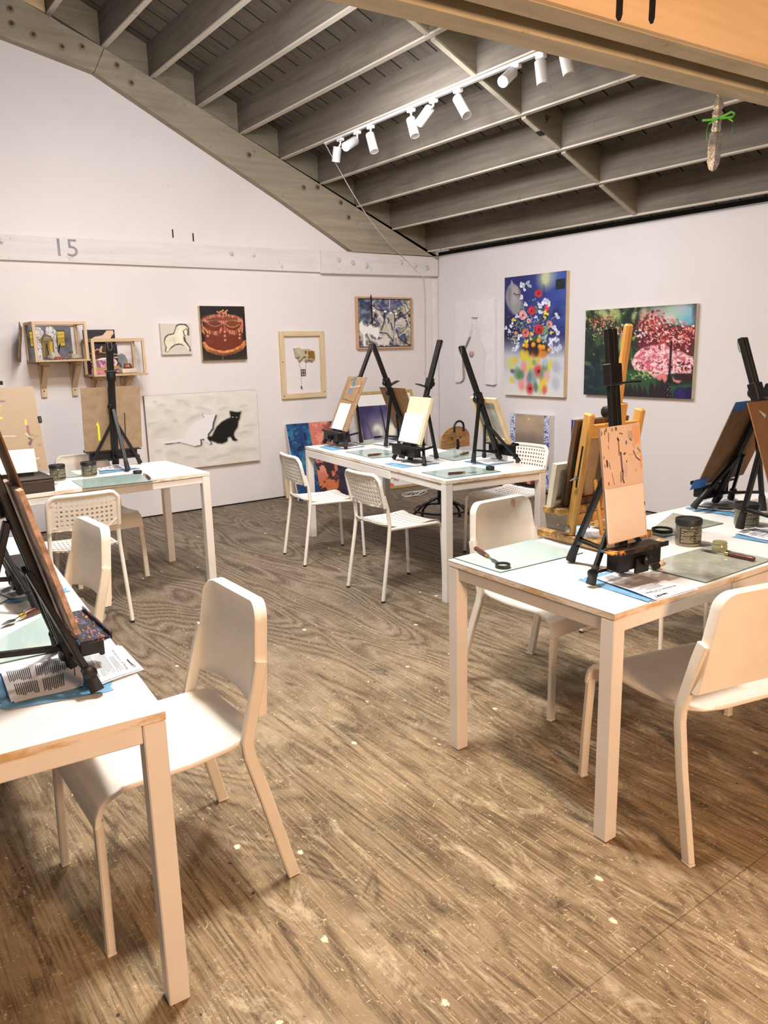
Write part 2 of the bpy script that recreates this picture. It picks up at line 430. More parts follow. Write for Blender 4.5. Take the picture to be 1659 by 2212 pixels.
# blocking between the joists: mid span and above the wall beam
for i in range(len(JX)-1):
    a, b = JX[i]+JW-.01, JX[i+1]-.01
    for y, sk in ((4.205, .0), (YW-.05, 0)):
        if y > 6 or i >= 3:
            mb = MB().prism([(a, roof(a, .014)), (b, roof(b, .014)), (b, roof(b, .265)), (a, roof(a, .265))], y, y+.04, lambda u, v, d: (u, d, v))
            t = trim(mb.build('blocking', BLK))
            if y < 6:
                MB().prism([(a, roof(a, 0)), (b, roof(b, 0)), (b, roof(b, .014)), (a, roof(a, .014))], y, y+.042, lambda u, v, d: (u, d, v)).build('blocking_edge', BLKE, t)
                if i == 6:
                    ink = plain('black_ink', (22, 20, 20), .6)
                    text_mesh("9'", .075, 'ink_mark', ink, t, lambda p, q: ((a+b)/2+.03+p, y-.002, roof((a+b)/2, .10)+q))
                    MB().box(((a+b)/2-.02, y+.02, roof((a+b)/2-.02, -.002)), (.05, .05, .006), Matrix.Rotation(math.atan(-RB), 3, 'Y')).build('black_tape', ink, t)
t = trim(MB().prism([(1.35, roof(1.35)-.05), (1.885, roof(1.885)), (1.885, roof(1.885, .26)), (1.35, roof(1.35, .26))], YW-.05, YW-.01, lambda u, v, d: (u, d, v)).build('blocking', ORANGE))
# sloping beam on the left wall, in two lengths, with bolt heads
BOLT = plain('rusty_bolt', (92, 74, 54), .6, .3); WASH = plain('painted_washer', (136, 124, 100), .6)
def bolt(parent, p, nrm_ax, mat1, mat2, r=.026):
    M = Matrix.Rotation(R(90), 3, 'X') if nrm_ax == 1 else Matrix.Rotation(R(-90), 3, 'Y')
    w = MB().lathe([(r, 0), (r, .005), (r*.8, .008)], 18, p, M).build('washer', mat1, parent, smooth=40)
    MB().lathe([(r*.48, .006), (r*.48, .02), (r*.3, .023)], 6, p, M).build('bolt_head', mat2, w)
low1 = [(2.215, 3.741), (3.0, 3.345), (3.9, 2.895), (4.691, 2.469), (5.80, 2.475), (5.83, 2.475)]
up1 = [(5.83, roof(5.83, -.01)), (5.0, roof(5.0)), (4.2, roof(4.2)), (3.2, roof(3.2)), (2.31, roof(2.31, -.006))]
bm1 = trim(MB().prism(low1[:4]+[(5.83, 2.472)]+up1, YW-.085, YW, lambda u, v, d: (u, d, v)).build('beam', BEAM))
for q in [(283, 180), (252, 142), (537, 335), (655, 405), (685, 405), (735, 438), (752, 470)]:
    bolt(bm1, on(*q, 1, YW-.085), 1, WASH, BOLT)
bm2 = trim(MB().prism([(1.0, 3.98), (1.525, 3.881), (2.212, 3.743), (2.305, roof(2.305, -.006)), (1.9, roof(1.9, -.03)), (1.5, 4.245), (1.0, 4.36)], YW-.085, YW, lambda u, v, d: (u, d, v)).build('beam', BEAM))
for q in [(25, 52), (134, 102), (177, 102), (72, 76), (22, 20)]: bolt(bm2, on(*q, 1, YW-.085), 1, WASH, BOLT)
# horizontal white board with bolts and a stencilled 15
WB = timber('white_board', (229, 225, 224), (214, 209, 208), 0, .06)
hb = trim(MB().prism([(-1.5, 2.25), (4.321, 2.256), (4.321, 2.462), (-1.5, 2.43)], YW-.035, YW, lambda u, v, d: (u, d, v)).build('board', WB))
WBOLT = plain('white_bolt', (222, 218, 216), .5)
for q in [(2, 521), (500, 548), (547, 551)]: bolt(hb, on(*q, 1, YW-.035), 1, WBOLT, WBOLT, .024)
GREYP = plain('grey_stencil', (158, 156, 166), .8)
p15 = on(142, 537, 1, YW-.0365)
text_mesh('15', .2, 'stencilled_number', GREYP, hb, lambda p, q: (p15.x+p*1.1, YW-.0362, p15.z+q))
hb2 = trim(MB().prism([(4.324, 2.245), (5.852, 2.262), (5.852, 2.465), (4.324, 2.468)], YW-.06, YW, lambda u, v, d: (u, d, v)).build('board', WB))
for q in [(731, 562), (762, 568), (791, 575), (866, 567), (896, 573), (922, 579)]: bolt(hb2, on(*q, 1, YW-.06), 1, WBOLT, WBOLT, .028)
trim(MB().box((XW-.035, YW-.02, 1.12), (.06, .04, 2.23), bev=.004).build('corner_board', plain('white_paint', (232, 228, 227), .6, var=.03)))
for q in [(374, 512), (418, 520)]:
    p = on(*q, 1, YW-.006); trim(MB().box((p.x, YW-.004, p.z+.03), (.008, .012, .07)).build('nail', DARK))
# near truss tie: two boards with a packing strip between, plywood face towards the camera
NB = timber('near_beam', (206, 196, 172), (176, 166, 142), 0, .3, .1)
sk = -.07
def fy(x, y): return y+sk*(x-2.0)*.9
def xbeam(y0, y1, z0, z1, mt, x0=.2, x1=5.87):
    vs = [(x, fy(x, y), z) for x in (x0, x1) for y in (y0, y1) for z in (z0, z1)]
    return MB().add(vs, [(0, 1, 3, 2), (4, 6, 7, 5), (0, 4, 5, 1), (2, 3, 7, 6), (0, 2, 6, 4), (1, 5, 7, 3)]).build('tie', mt)
near_face = trim(xbeam(1.318, 1.334, 2.262, 3.3, ORANGE))
near_tie = trim(xbeam(1.334, 1.405, 2.26, 2.5, NB))
trim(xbeam(1.405, 1.478, 2.30, 2.5, timber('green_strip', (150, 140, 104), (112, 102, 74), 0, .3)))
far_tie = trim(xbeam(1.478, 1.555, 2.26, 2.5, NB))
INK = plain('black_ink', (22, 20, 20), .6)
for (u, v) in ((1373, 4), (1438, 14)):
    p = on(u, v, 1, 1.29)
    vs = [(p.x+dx, fy(p.x, 1.317), p.z+dz) for dx, dz in ((-.012, -.02), (-.004, -.028), (.006, -.024), (.012, -.01), (.016, .2), (-.008, .2))]
    MB().add(vs, [tuple(range(6))]).build('ink_stroke', INK, near_face, fix=False)
# thin white conduit down the corner
# ------------------------------------------------------------------ tables
WMET = plain('white_steel', (238, 232, 226), .38, var=.02, scale=5)
def top_mat():
    s = NT('white_tabletop'); o = s.obj()
    k = s.mix(s.ramp(s.noise(o, 6, 5, .7), .5, .8), rgb(243, 240, 236), rgb(230, 224, 216))
    vo = s.node('ShaderNodeTexVoronoi'); s.l.new(o, vo.inputs['Vector']); vo.inputs['Scale'].default_value = 11
    sp = s.math('MULTIPLY', s.math('LESS_THAN', vo.outputs['Distance'], .03), s.math('GREATER_THAN', s.noise(o, 5, 1), .55))
    k = s.mix(s.math('MULTIPLY', sp, .5), k, rgb(150, 138, 120))
    s.col(k); s.p(Roughness=.38); return s.m
WTOP = top_mat()
def edge_mat():
    s = NT('worn_table_edge'); o = s.obj()
    n = s.noise(s.mapping(o, (6, 6, 30)), 1.0, 5, .75)
    k = s.mix(s.ramp(n, .48, .62), rgb(236, 226, 212), rgb(206, 172, 126))
    s.col(s.mix(s.ramp(n, .68, .74), k, rgb(110, 88, 66))); s.p(Roughness=.5); return s.m
WEDGE = edge_mat()
def table(label, corner, ang_l, L, joint, w=.75, e_sign=1, joint_drop=0.0):
    """corner: near corner; ang_l: direction of the long side; the end edge lies e_sign*90 degrees from it"""
    l = Vector((math.cos(R(ang_l)), math.sin(R(ang_l)), 0)); e = Vector((-l.y, l.x, 0))*e_sign
    c = Vector((corner[0], corner[1], 0)); t = empty('work_table', label, 'table', c+(l*L+e*w)/2, R(ang_l))
    P = lambda a, b, z: (a-L/2, (b-w/2)*e_sign, z)     # local: a along the long side, b across
    def bx(a0, a1, b0, b1, z0, z1, mb=None, bev=.003):
        p, q = P(a0, b0, z0), P(a1, b1, z1); return (mb or MB()).box([(p[k]+q[k])/2 for k in range(3)], [abs(p[k]-q[k]) for k in range(3)], bev=bev)
    spans = [(0, joint-.001), (joint+.001, L)] if joint else [(0, L)]
    for a0, a1 in spans:
        bx(a0, a1, 0, w, T-.0025, T, bev=.001).build('tabletop', WTOP, t)
        bx(a0+.0005, a1-.0005, .0005, w-.0005, T-.021, T-.0025, bev=0).build('tabletop_edge', WEDGE, t)
    mb = MB()
    h0, h1 = T-.068, T-.026
    for a0, a1, b0, b1 in ((.05, (joint or L), .008, .026), (.05, (joint or L), w-.026, w-.008), (.008, .026, .05, w-.05), (L-.026, L-.008, .05, w-.05)):
        bx(a0, a1, b0, b1, h0, h1, mb)
    if joint:
        for b0, b1 in ((.0, .02), (w-.02, w)): bx(joint+.002, L-.05, b0, b1, h0-.012, h1, mb)
    bx(.03, L-.03, .03, w-.03, T-.026, T-.0215, mb, 0)
    mb.build('apron', WMET, t)
    for a0, b0 in ((0.001, 0.001), (0.001, w-.051), (L-.051, 0.001), (L-.051, w-.051)):
        bx(a0, a0+.05, b0, b0+.05, 0, T-.0235).build('leg', WMET, t)
    return t
table('white extending table at right front with a wooden easel and grey jar on it', (1.763, 1.323), -1.3, 2.03, .602)
table('white extending table in the far middle, under four black table easels', (2.861, 3.347), 82.94, 2.03, .655, e_sign=-1)
table('white table at far left by the shelves, below the cat painting', (1.988, 4.655), 181, 1.6, None, e_sign=-1)
table('white table at left front, nearest the camera and cut by the left edge', (.5215, 1.552), 85.5, 2.03, None)

# ------------------------------------------------------------------ chairs
CREAM = plain('cream_plastic', (238, 231, 221), .42, var=.03, scale=6, c2=(228, 217, 202))
CREAMT = plain('cream_tube', (234, 226, 212), .4, var=.02, scale=5)
AWH = plain('white_plastic', (240, 236, 228), .4, var=.02, scale=6)
RUB = plain('black_rubber', (24, 24, 24), .7)
def lerp_tab(tab, t):
    t = t*(len(tab)-1); i = min(int(t), len(tab)-2); f = t-i; f = f
    return [a*(1-f)+b*f for a, b in zip(tab[i], tab[i+1])]
def shell_chair(label, loc, rz, group=None):
    """stackable chair: bent plastic seat, tall plastic back slipped over flat steel legs; faces +y"""
    t = empty('shell_chair', label, 'chair', loc, rz, group)
    prof = [(-.215, .455), (-.20, .449), (-.17, .444), (-.10, .437), (0, .433), (.09, .436), (.16, .441), (.20, .441), (.228, .432), (.25, .41), (.262, .38), (.266, .352)]
    wid = [.135, .168, .190, .204, .212, .217, .222, .224, .225, .225, .225, .225]
    def f(u, v):
        i = v*(len(prof)-1); k = min(int(i), len(prof)-2); q = i-k
        y = prof[k][0]*(1-q)+prof[k+1][0]*q; z = prof[k][1]*(1-q)+prof[k+1][1]*q; w = wid[k]*(1-q)+wid[k+1]*q
        s = u*2-1; dish = (.007*abs(s)**6 if y < .2 else 0)
        return (s*w, y, z+dish-.008*(1-s*s)*max(0, 1-abs(y)/.2))
    o = MB().grid(25, 45, f).build('seat', CREAM, t, smooth=50, fix=False, solid=.016)
    bv = o.modifiers.new('round', 'BEVEL'); bv.width = .004; bv.segments = 2; bv.limit_method = 'ANGLE'
    # back: outline in (x, s), s up along the leaning plane
    def outline(grow=0.0):
        pts = []; n = 8
        w0, w1, H, r = .212, .182, .312, .055
        for k in range(13):
            x = -w0+2*w0*k/12.0; pts.append((x, .02*(1-(x/w0)**2)))
        pts[0] = (-w0, 0); pts[-1] = (w0, 0)
        for k in range(n+1):
            a = PI/2*k/n; pts.append((w1-r+r*math.cos(a), H-r+r*math.sin(a)))
        for k in range(n+1):
            a = PI/2+PI/2*k/n; pts.append((-w1+r+r*math.cos(a), H-r+r*math.sin(a)))
        return pts
    a = R(10); out = outline()
    def bp(x, s, d):
        bow = -.028*(1-(x/.21)**2)
        return (x, -.205-s*math.sin(a)*.55+bow+d, .508+s*math.cos(a*.6))
    mb = MB(); nq = len(out)
    # thick rim with a slightly hollow face
    cx, cz = 0, .16
    rings = [(1.0, -.017), (1.0, .012), (.985, .017), (.94, .012), (.75, .006), (.4, .004), (.0, .004)]
    vs = []; fs = []
    def ring(sc, d): return [bp(cx+(x-cx)*sc, cz+(s-cz)*sc, d) for x, s in out]
    back = [(.0, -.019), (.4, -.019), (.75, -.019), (.95, -.020), (.985, -.021)]
    allr = back+rings
    for sc, d in allr: vs += ring(max(sc, .001), d)
    for i in range(len(allr)-1):
        for j in range(nq): fs.append((i*nq+j, i*nq+(j+1) % nq, (i+1)*nq+(j+1) % nq, (i+1)*nq+j))
    mb.add(vs, fs).build('backrest', CREAM, t, smooth=40)
    for s in (-1, 1):
        l = MB().sweep([(s*.207, .252, .37), (s*.216, .256, .2), (s*.222, .26, .008)], .03, .022).build('leg', CREAMT, t, smooth=35)
        MB().box((s*.222, .26, .004), (.031, .024, .008), bev=.002).build('foot_cap', CREAMT, l)
        pts = [(s*.243, -.262, .008), (s*.226, -.20, .26), (s*.21, -.165, .40), (s*.206, -.162, .44), (s*.205, -.178, .50), (s*.202, -.205, .60), (s*.196, -.222, .66)]
        l = MB().sweep(pts, .022, .036).build('leg', CREAMT, t, smooth=35)
        MB().box((s*.243, -.262, .004), (.024, .036, .008), bev=.002).build('foot_cap', CREAMT, l)
    return t
def holed(mb, nu, nv, f, rim, rr):
    """sheet with rows of round holes; f maps (u, v) in [0,1] to a point; rim = plain border as a share"""
    us = [0]+[rim[0]+(1-2*rim[0])*i/nu for i in range(nu+1)]+[1]; vsb = [0]+[rim[1]+(1-2*rim[1])*j/nv for j in range(nv+1)]+[1]
    for j in range(len(vsb)-1):
        for i in range(len(us)-1):
            u0, u1, v0, v1 = us[i], us[i+1], vsb[j], vsb[j+1]
            cs = [(u0, v0), (u1, v0), (u1, v1), (u0, v1)]
            if 0 < i < len(us)-2 and 0 < j < len(vsb)-2:
                uc, vc = (u0+u1)/2, (v0+v1)/2; du, dv = (u1-u0)/2*rr, (v1-v0)/2*rr
                ring = [(u0, v0), (uc, v0), (u1, v0), (u1, vc), (u1, v1), (uc, v1), (u0, v1), (u0, vc)]
                ho = [(uc+du*math.cos(q), vc+dv*math.sin(q)) for q in [R(225+45*k) for k in range(8)]]
                mb.add([f(*p) for p in ring+ho], [(k, (k+1) % 8, (k+1) % 8+8, k+8) for k in range(8)])
            else:
                mb.add([f(*p) for p in cs], [(0, 1, 2, 3)])
    return mb
def tube_chair(label, loc, rz, group=None):
    """white tube chair with perforated plastic seat and back; faces +y"""
    t = empty('perforated_chair', label, 'chair', loc, rz, group)
    def arc(c, r, a0, a1, n, ax='yz'):
        return [(c[0], c[1]+r*math.cos(R(a0+(a1-a0)*k/n)), c[2]+r*math.sin(R(a0+(a1-a0)*k/n))) for k in range(n+1)]
    for s in (-1, 1):
        x = s*.186
        l = MB().tube([(x*1.02, .238, .006), (x, .225, .36)]+arc((x, .18, .385), .045, 0, 90, 5)+[(x, .08, .432), (x, -.165, .438)], .0105, 12).build('leg', AWH, t, smooth=50)
        MB().lathe([(.012, 0), (.012, .012)], 12, (x*1.02, .238, 0)).build('rubber_foot', RUB, l)
        l = MB().tube([(s*.197, -.237, .006), (s*.188, -.18, .36), (s*.184, -.168, .46), (s*.181, -.178, .56), (s*.178, -.2, .64)], .0115, 12).build('leg', AWH, t, smooth=50)
        MB().lathe([(.012, 0), (.012, .012)], 12, (s*.197, -.237, 0)).build('rubber_foot', RUB, l)
    prof = [(-.185, .462), (-.15, .447), (-.08, .437), (0, .432), (.08, .437), (.14, .445), (.19, .442), (.222, .425)]
    def fs_(u, v):
        y, z = lerp_tab(prof, v); s = u*2-1; return (s*.172, y, z+.006*s**4-.004*(1-s*s))
    o = holed(MB(), 13, 13, fs_, (.05, .05), .58).build('seat', AWH, t, solid=.004)
    w = o.modifiers.new('weld', 'WELD'); w.merge_threshold = .0004; o.modifiers.move(1, 0)
    def fb(u, v):
        s = u*2-1; z = .572+v*.195; y = -.196-(z-.57)*.22-.022*(1-s*s); r = 1-.0*v; x = s*.183
        k = max(0, v-.72)/.28; x *= 1-.13*k*k*k*(1 if abs(s) > .9 else .6)
        return (x, y, z)
    o = holed(MB(), 12, 6, fb, (.075, .10), .60).build('backrest', AWH, t, solid=.004)
    w = o.modifiers.new('weld', 'WELD'); w.merge_threshold = .0004; o.modifiers.move(1, 0)
    rim = []
    for u, v in [(0, 0)]+[(0, k/6) for k in range(1, 6)]+[(.03, .97)]+[(k/10, 1) for k in range(1, 10)]+[(.97, .97)]+[(1, 1-k/6) for k in range(1, 6)]+[(1, 0)]: rim.append(fb(u, v))
    MB().tube(rim, .0125, 10).build('back_rim', AWH, o, smooth=50)
    return t
G1, G2 = 'cream shell chairs around the tables', 'white perforated chairs around the tables'
sc0 = shell_chair('cream shell chair in the left foreground, its seat pushed under the nearest table', (.672, 2.035, 0), R(90), G1)
dup(sc0, (.615, 3.27, 0), R(93), 'cream shell chair behind the nearest one at left, mostly its back showing')
dup(sc0, (2.17, 1.315, 0), R(-13), 'cream shell chair in the right foreground with its back towards us')
rt = dup(sc0, (2.452, 2.235, 0), R(181.5), 'cream shell chair with a stained back at the far side of the right table')
dup(sc0, (1.455, 5.375, 0), R(180), 'cream shell chair on the wall side of the far left table')
rf2 = dup(sc0, (3.05, 1.29, 0), R(0), 'cream shell chair at the right edge, only a leg foot with red paint showing')
pc0 = tube_chair('white perforated chair at the near left corner of the middle table', (2.825, 3.795, 0), R(-91.5), G2)
dup(pc0, (2.889, 4.765, 0), R(-98), 'white perforated chair at the far left corner of the middle table, before the banded canvas')
dup(pc0, (3.975, 3.97, 0), R(91), 'white perforated chair on the right side of the middle table, before the blue tile picture')
dup(pc0, (1.105, 4.505, 0), R(-3.4), 'white perforated chair on the near side of the far left table')
dup(pc0, (3.30, 2.30, 0), R(180), 'white perforated chair hidden behind the pink board, its legs under the right table')
STAIN = plain('ochre_stain', (206, 168, 132), .6); REDP = plain('red_paint', (176, 30, 40), .4)
MB().add([(-.075+.010*math.cos(R(a))+.004*math.sin(R(2*a)), -.2335, .785+.02*math.sin(R(a))) for a in range(0, 360, 30)], [tuple(range(12))]).build('stain', STAIN, rt, fix=False)
MB().add([(-.222+.009*math.cos(R(a)), .2475, .075+.018*math.sin(R(a))+.008*math.cos(R(3*a))) for a in range(0, 360, 30)], [tuple(range(12))]).build('paint_spot', REDP, rf2, fix=False)
# ------------------------------------------------------------------ drafting stool behind the middle table
PLYW = wood('figured_plywood', (196, 152, 98), (146, 102, 58), 0, 26)
BLKM = plain('black_steel', (26, 25, 26), .42, .2, var=.1)
def stool():
    c = Vector((4.24, 5.02, 0)); t = empty('drafting_stool', 'black steel drafting stool with curved plywood back, behind the middle table', 'stool', c, R(4.8))
    mb = MB()
    for k in range(5):
        a = R(72*k+10); d = Vector((math.cos(a), math.sin(a), 0))
        l = MB().tube([(d*.03)+Vector((0, 0, .22)), d*.16+Vector((0, 0, .17)), d*.27+Vector((0, 0, .07)), d*.285+Vector((0, 0, .012))], .011, 10).build('leg', BLKM, t, smooth=50)
        MB().lathe([(.016, 0), (.016, .012), (.01, .02)], 12, d*.285).build('foot', RUB, l)
    ring = [(.23*math.cos(R(a)), .23*math.sin(R(a)), .12) for a in range(0, 361, 12)]
    MB().tube(ring, .009, 8).build('foot_ring', BLKM, t, smooth=50)
    MB().lathe([(.032, .17), (.032, .40), (.022, .41), (.022, .55), (.09, .56), (.09, .575)], 20).build('column', BLKM, t, smooth=40)
    MB().lathe([(.0, .576), (.17, .576), (.178, .584), (.178, .594), (.17, .60), (0, .60)], 36).build('seat', PLYW, t, smooth=40)
    arch = [(-.17, .665)]+[(-.17+.0*k, .665+.04*k) for k in range(1, 3)]+[(-.17+.17*(1-math.cos(R(a))), .745+.1*math.sin(R(a))) for a in range(15, 90, 15)]+\
           [(0, .845)]+[(.17*math.sin(R(a)), .745+.1*math.cos(R(a))) for a in range(15, 90, 15)]+[(.17, .745), (.17, .665)]
    def f(u, v, d): return (u, -.2-.35*(.17**2-u*u)+d+.03, v)
    b = MB().prism(arch, -.006, .006, f).build('backrest', PLYW, t)
    for x in (-.05, .05): MB().lathe([(.009, 0), (.006, .004)], 12, (x, -.184-.012+.012, .75), Matrix.Rotation(R(-90), 3, 'X')).build('bolt_head', BLKM, b)
    MB().tube([(.0, -.05, .57), (0, -.17, .60), (0, -.205, .68), (0, -.2, .74)], .012, 10).build('back_support', BLKM, t, smooth=50)
    MB().tube([(x, -.215, z) for x, z in [(-.055, .80), (-.055, .845)]+[(-.055*math.cos(R(a)), .845+.045*math.sin(R(a))) for a in range(20, 180, 20)]+[(.055, .845), (.055, .80)]], .009, 8).build('grip_loop', BLKM, t, smooth=50)
stool()
CABLEM = plain('white_cable', (226, 222, 216), .5)
pts = []
for k in range(90):
    a = k*.42; pts.append((4.82+.16*math.cos(a)+.05*math.sin(a*.37)+.002*k, 6.2+.10*math.sin(a*1.07), .006+.004*abs(math.sin(a*.5))))
tag(MB().tube(pts, .004, 6).build('loose_cable', CABLEM, smooth=60), 'tangled white cable lying on the floor behind the middle table', 'cable')
# ------------------------------------------------------------------ pictures on the walls
PINE = wood('pale_pine', (226, 204, 166), (204, 178, 136), 2, 34)
PINEX = wood('pale_pine_across', (226, 204, 166), (204, 178, 136), 0, 34)
PINEY = wood('pale_pine_deep', (222, 200, 164), (200, 174, 134), 1, 34)
CANV = plain('white_canvas_edge', (232, 228, 222), .7, var=.03)
ABLK = plain('black_paint', (14, 13, 13), .5)
def face_L(tl, tr, br, bl, off):
    """rectangle on the left wall fitted to four corners seen in the photo, as (x0, x1, z0, z1)"""
    P = [on(*q, 1, YW-off) for q in (tl, tr, br, bl)]
    return (P[0].x+P[3].x)/2, (P[1].x+P[2].x)/2, (P[2].z+P[3].z)/2, (P[0].z+P[1].z)/2
def face_R(tl, tr, br, bl, off):
    P = [on(*q, 0, XW-off) for q in (tl, tr, br, bl)]
    return (P[0].y+P[3].y)/2, (P[1].y+P[2].y)/2, (P[2].z+P[3].z)/2, (P[0].z+P[1].z)/2
def hang(name, label, rect, depth, wall, pic, edge_mat=None, gap=.0006, cat='painting', tilt=0.0, group=None):
    """canvas on a wall: painted front sheet on stretcher bars"""
    a, b, z0, z1 = rect
    w, h = abs(b-a), z1-z0
    if wall == 'L': t = empty(name, label, cat, ((a+b)/2, YW-gap, z0), 0, group)
    else: t = empty(name, label, cat, (XW-gap, (a+b)/2, z0), R(-90), group)
    # local: x right as seen, y into the wall, z up
    def f(x, d, z): return Vector((x, -d-z*math.sin(tilt)*0, z))
    em = edge_mat or PINE
    mb = MB(); e = .0
    mb.add([(-w/2, 0, 0), (w/2, 0, 0), (w/2, -depth, 0), (-w/2, -depth, 0), (-w/2, 0, h), (w/2, 0, h), (w/2, -depth, h), (-w/2, -depth, h)],
           [(0, 1, 2, 3), (7, 6, 5, 4), (1, 5, 6, 2), (0, 3, 7, 4), (0, 4, 5, 1)])
    mb.build('stretcher_frame', em, t)
    if pic is not None: pic.mesh('painted_canvas', lambda u, v: (-w/2+u*w, -depth-.0015, h-v*h), t)
    return t, w, h
# -- horse on a small square canvas
def horse_pic():
    q = [(125, 425), (590, 425), (610, 905), (135, 905)]
    p = Pic(120, 120, (216, 206, 194), q)
    p.put(fbm(120, 120, 5, 3)*.35, (226, 218, 206))
    body = [(183, 700), (200, 640), (240, 605), (330, 585), (352, 530), (375, 470), (420, 445), (500, 448), (545, 480), (553, 540), (548, 600), (520, 622), (492, 600), (470, 620), (480, 690), (520, 740), (562, 800), (566, 850), (535, 855), (515, 800), (450, 745), (390, 728), (330, 742), (270, 790), (232, 850), (205, 868), (190, 850), (205, 790), (185, 740)]
    off = [(x+(x-370)*.045-4, y+(y-650)*.03-10) for x, y in body]
    p.poly(off, (24, 22, 24), 1, .006)
    p.line([(375, 460), (430, 436), (520, 445), (558, 500), (556, 600)], 26, (60, 58, 54), 1)
    p.line([(490, 640), (500, 700), (560, 790), (575, 850)], 30, (52, 36, 40), 1)
    p.line([(215, 860), (270, 800), (340, 752), (420, 742), (500, 770)], 22, (70, 48, 44), 1)
    p.poly(body, (236, 230, 206), 1, .008)
    p.ell((420, 560), 40, 60, (246, 242, 226), 20, .7, .9); p.ell((290, 670), 60, 40, (222, 214, 190), -10, .7, .9)
    p.ell((330, 690), 20, 50, (206, 198, 178), 0, .5, .9); p.ell((430, 660), 30, 60, (248, 244, 226), 10, .6, .9); p.ell((205, 700), 25, 45, (234, 224, 170), 20, .7, .9)
    p.line([(475, 535), (490, 600), (505, 615)], 16, (26, 26, 28)); p.line([(520, 500), (548, 540), (540, 600)], 14, (40, 40, 42))
    p.ell((500, 520), 12, 8, (60, 56, 52)); p.line([(400, 480), (380, 560)], 12, (206, 198, 176), .7)
    return p
hang('horse_painting', 'small square canvas of a leaping white toy horse, beside the cake painting', face_L((347, 699), (412, 699), (414.5, 765.5), (349, 765.5), .035), .035, 'L', horse_pic(), CANV)
# -- chocolate cake
def cake_pic():
    q = [(733, 145), (1428, 162), (1468, 990), (780, 995)]
    p = Pic(150, 180, (26, 22, 22), q)
    p.put(fbm(180, 150, 6, 5)*.5, (40, 34, 34)); p.ell((1100, 960), 420, 130, (72, 60, 40), 0, .9, .5); p.ell((1130, 900), 340, 90, (40, 30, 24), 0, .9, .4)
    p.poly([(808, 330), (1400, 330), (1395, 760), (1300, 830), (1100, 860), (900, 830), (815, 740)], (112, 46, 26), 1, .005)
    p.ell((1090, 355), 310, 80, (128, 62, 46), 1, 1, .1); p.ell((1120, 350), 230, 50, (142, 76, 54), 0, .7, .8); p.ell((900, 330), 110, 40, (110, 60, 58), 0, .7, .8)
    p.put(np.clip(fbm(180, 150, 16, 9)-.5, 0, 1)*1.2*(p.Y > .35)*(p.Y < .85)*(p.X > .12)*(p.X < .9), (150, 70, 44))
    r = random.Random(3); F1, F2, F3 = (214, 138, 104), (172, 92, 66), (232, 166, 130)
    def frill(pts, n, ln, wd, c=None, down=True, j=10):
        for k in range(n):
            t = k/(n-1)*(len(pts)-1); i = min(int(t), len(pts)-2); g = t-i
            x = pts[i][0]*(1-g)+pts[i+1][0]*g; y = pts[i][1]*(1-g)+pts[i+1][1]*g
            p.line([(x-wd*.4+r.uniform(-j, j)*.3, y), (x+r.uniform(-j, j), y+ln*r.uniform(.7, 1.1))], wd, c or r.choice((F1, F2, F3)), .95)
    frill([(770, 360), (900, 300), (1050, 280)], 16, 34, 15); frill([(1180, 285), (1300, 300), (1400, 380)], 16, 34, 15)
    frill([(790, 340), (850, 375), (1000, 390), (1090, 385)], 22, 40, 14); frill([(1100, 385), (1250, 385), (1390, 360)], 22, 40, 14)
    for k in range(40): p.ell((1100+r.gauss(0, 48), 275+r.gauss(0, 26)), 12, 9, r.choice((F1, F2, F3)), r.uniform(0, 90))
    frill([(800, 470), (860, 520), (960, 550), (1040, 540), (1080, 480)], 16, 56, 20); frill([(1130, 470), (1190, 530), (1280, 545), (1360, 500), (1400, 420)], 16, 56, 20)
    p.ell((960, 430), 110, 45, (110, 54, 48), 0, 1, .1); p.ell((1240, 435), 105, 48, (122, 64, 30), 0, 1, .1)
    p.line([(850, 400), (900, 450), (980, 470), (1070, 440)], 12, F1); p.line([(1130, 430), (1200, 480), (1280, 480), (1350, 440)], 12, F3)
    frill([(780, 400), (775, 500), (800, 540)], 10, 40, 18); frill([(1400, 380), (1405, 480), (1395, 540)], 10, 40, 18); frill([(1120, 440), (1120, 540)], 6, 40, 20)
    for x, y in ((1120, 552), (1120, 615), (1125, 682), (852, 550), (855, 612), (1352, 600), (1350, 655)): p.ell((x, y), 18, 20, F1)
    bord = [(800, 730), (850, 800), (960, 850), (1100, 880), (1260, 850), (1380, 790), (1430, 720)]
    for k in range(34):
        t = k/33*6; i = min(int(t), 5); g = t-i; x = bord[i][0]*(1-g)+bord[i+1][0]*g; y = bord[i][1]*(1-g)+bord[i+1][1]*g
        p.ell((x, y-8), 24, 22, r.choice(((206, 122, 60), (184, 98, 44), (228, 150, 84)))); p.ell((x-4, y-16), 9, 7, (240, 176, 116), 0, .8)
        x2, y2 = x+(x-1110)*.03, y+34; p.line([(x2-9, y2-14), (x2+2, y2+14), (x2+12, y2-10)], 10, r.choice(((226, 146, 100), (196, 112, 72))))
    p.line([(1085, 940), (1088, 985)], 12, (150, 140, 110)); return p
hang('cake_painting', 'dark canvas of a chocolate cake with piped frosting, right of the horse', face_L((431.2, 660), (528.2, 662.5), (533.3, 777.3), (438, 778), .045), .045, 'L', cake_pic(), PINE)
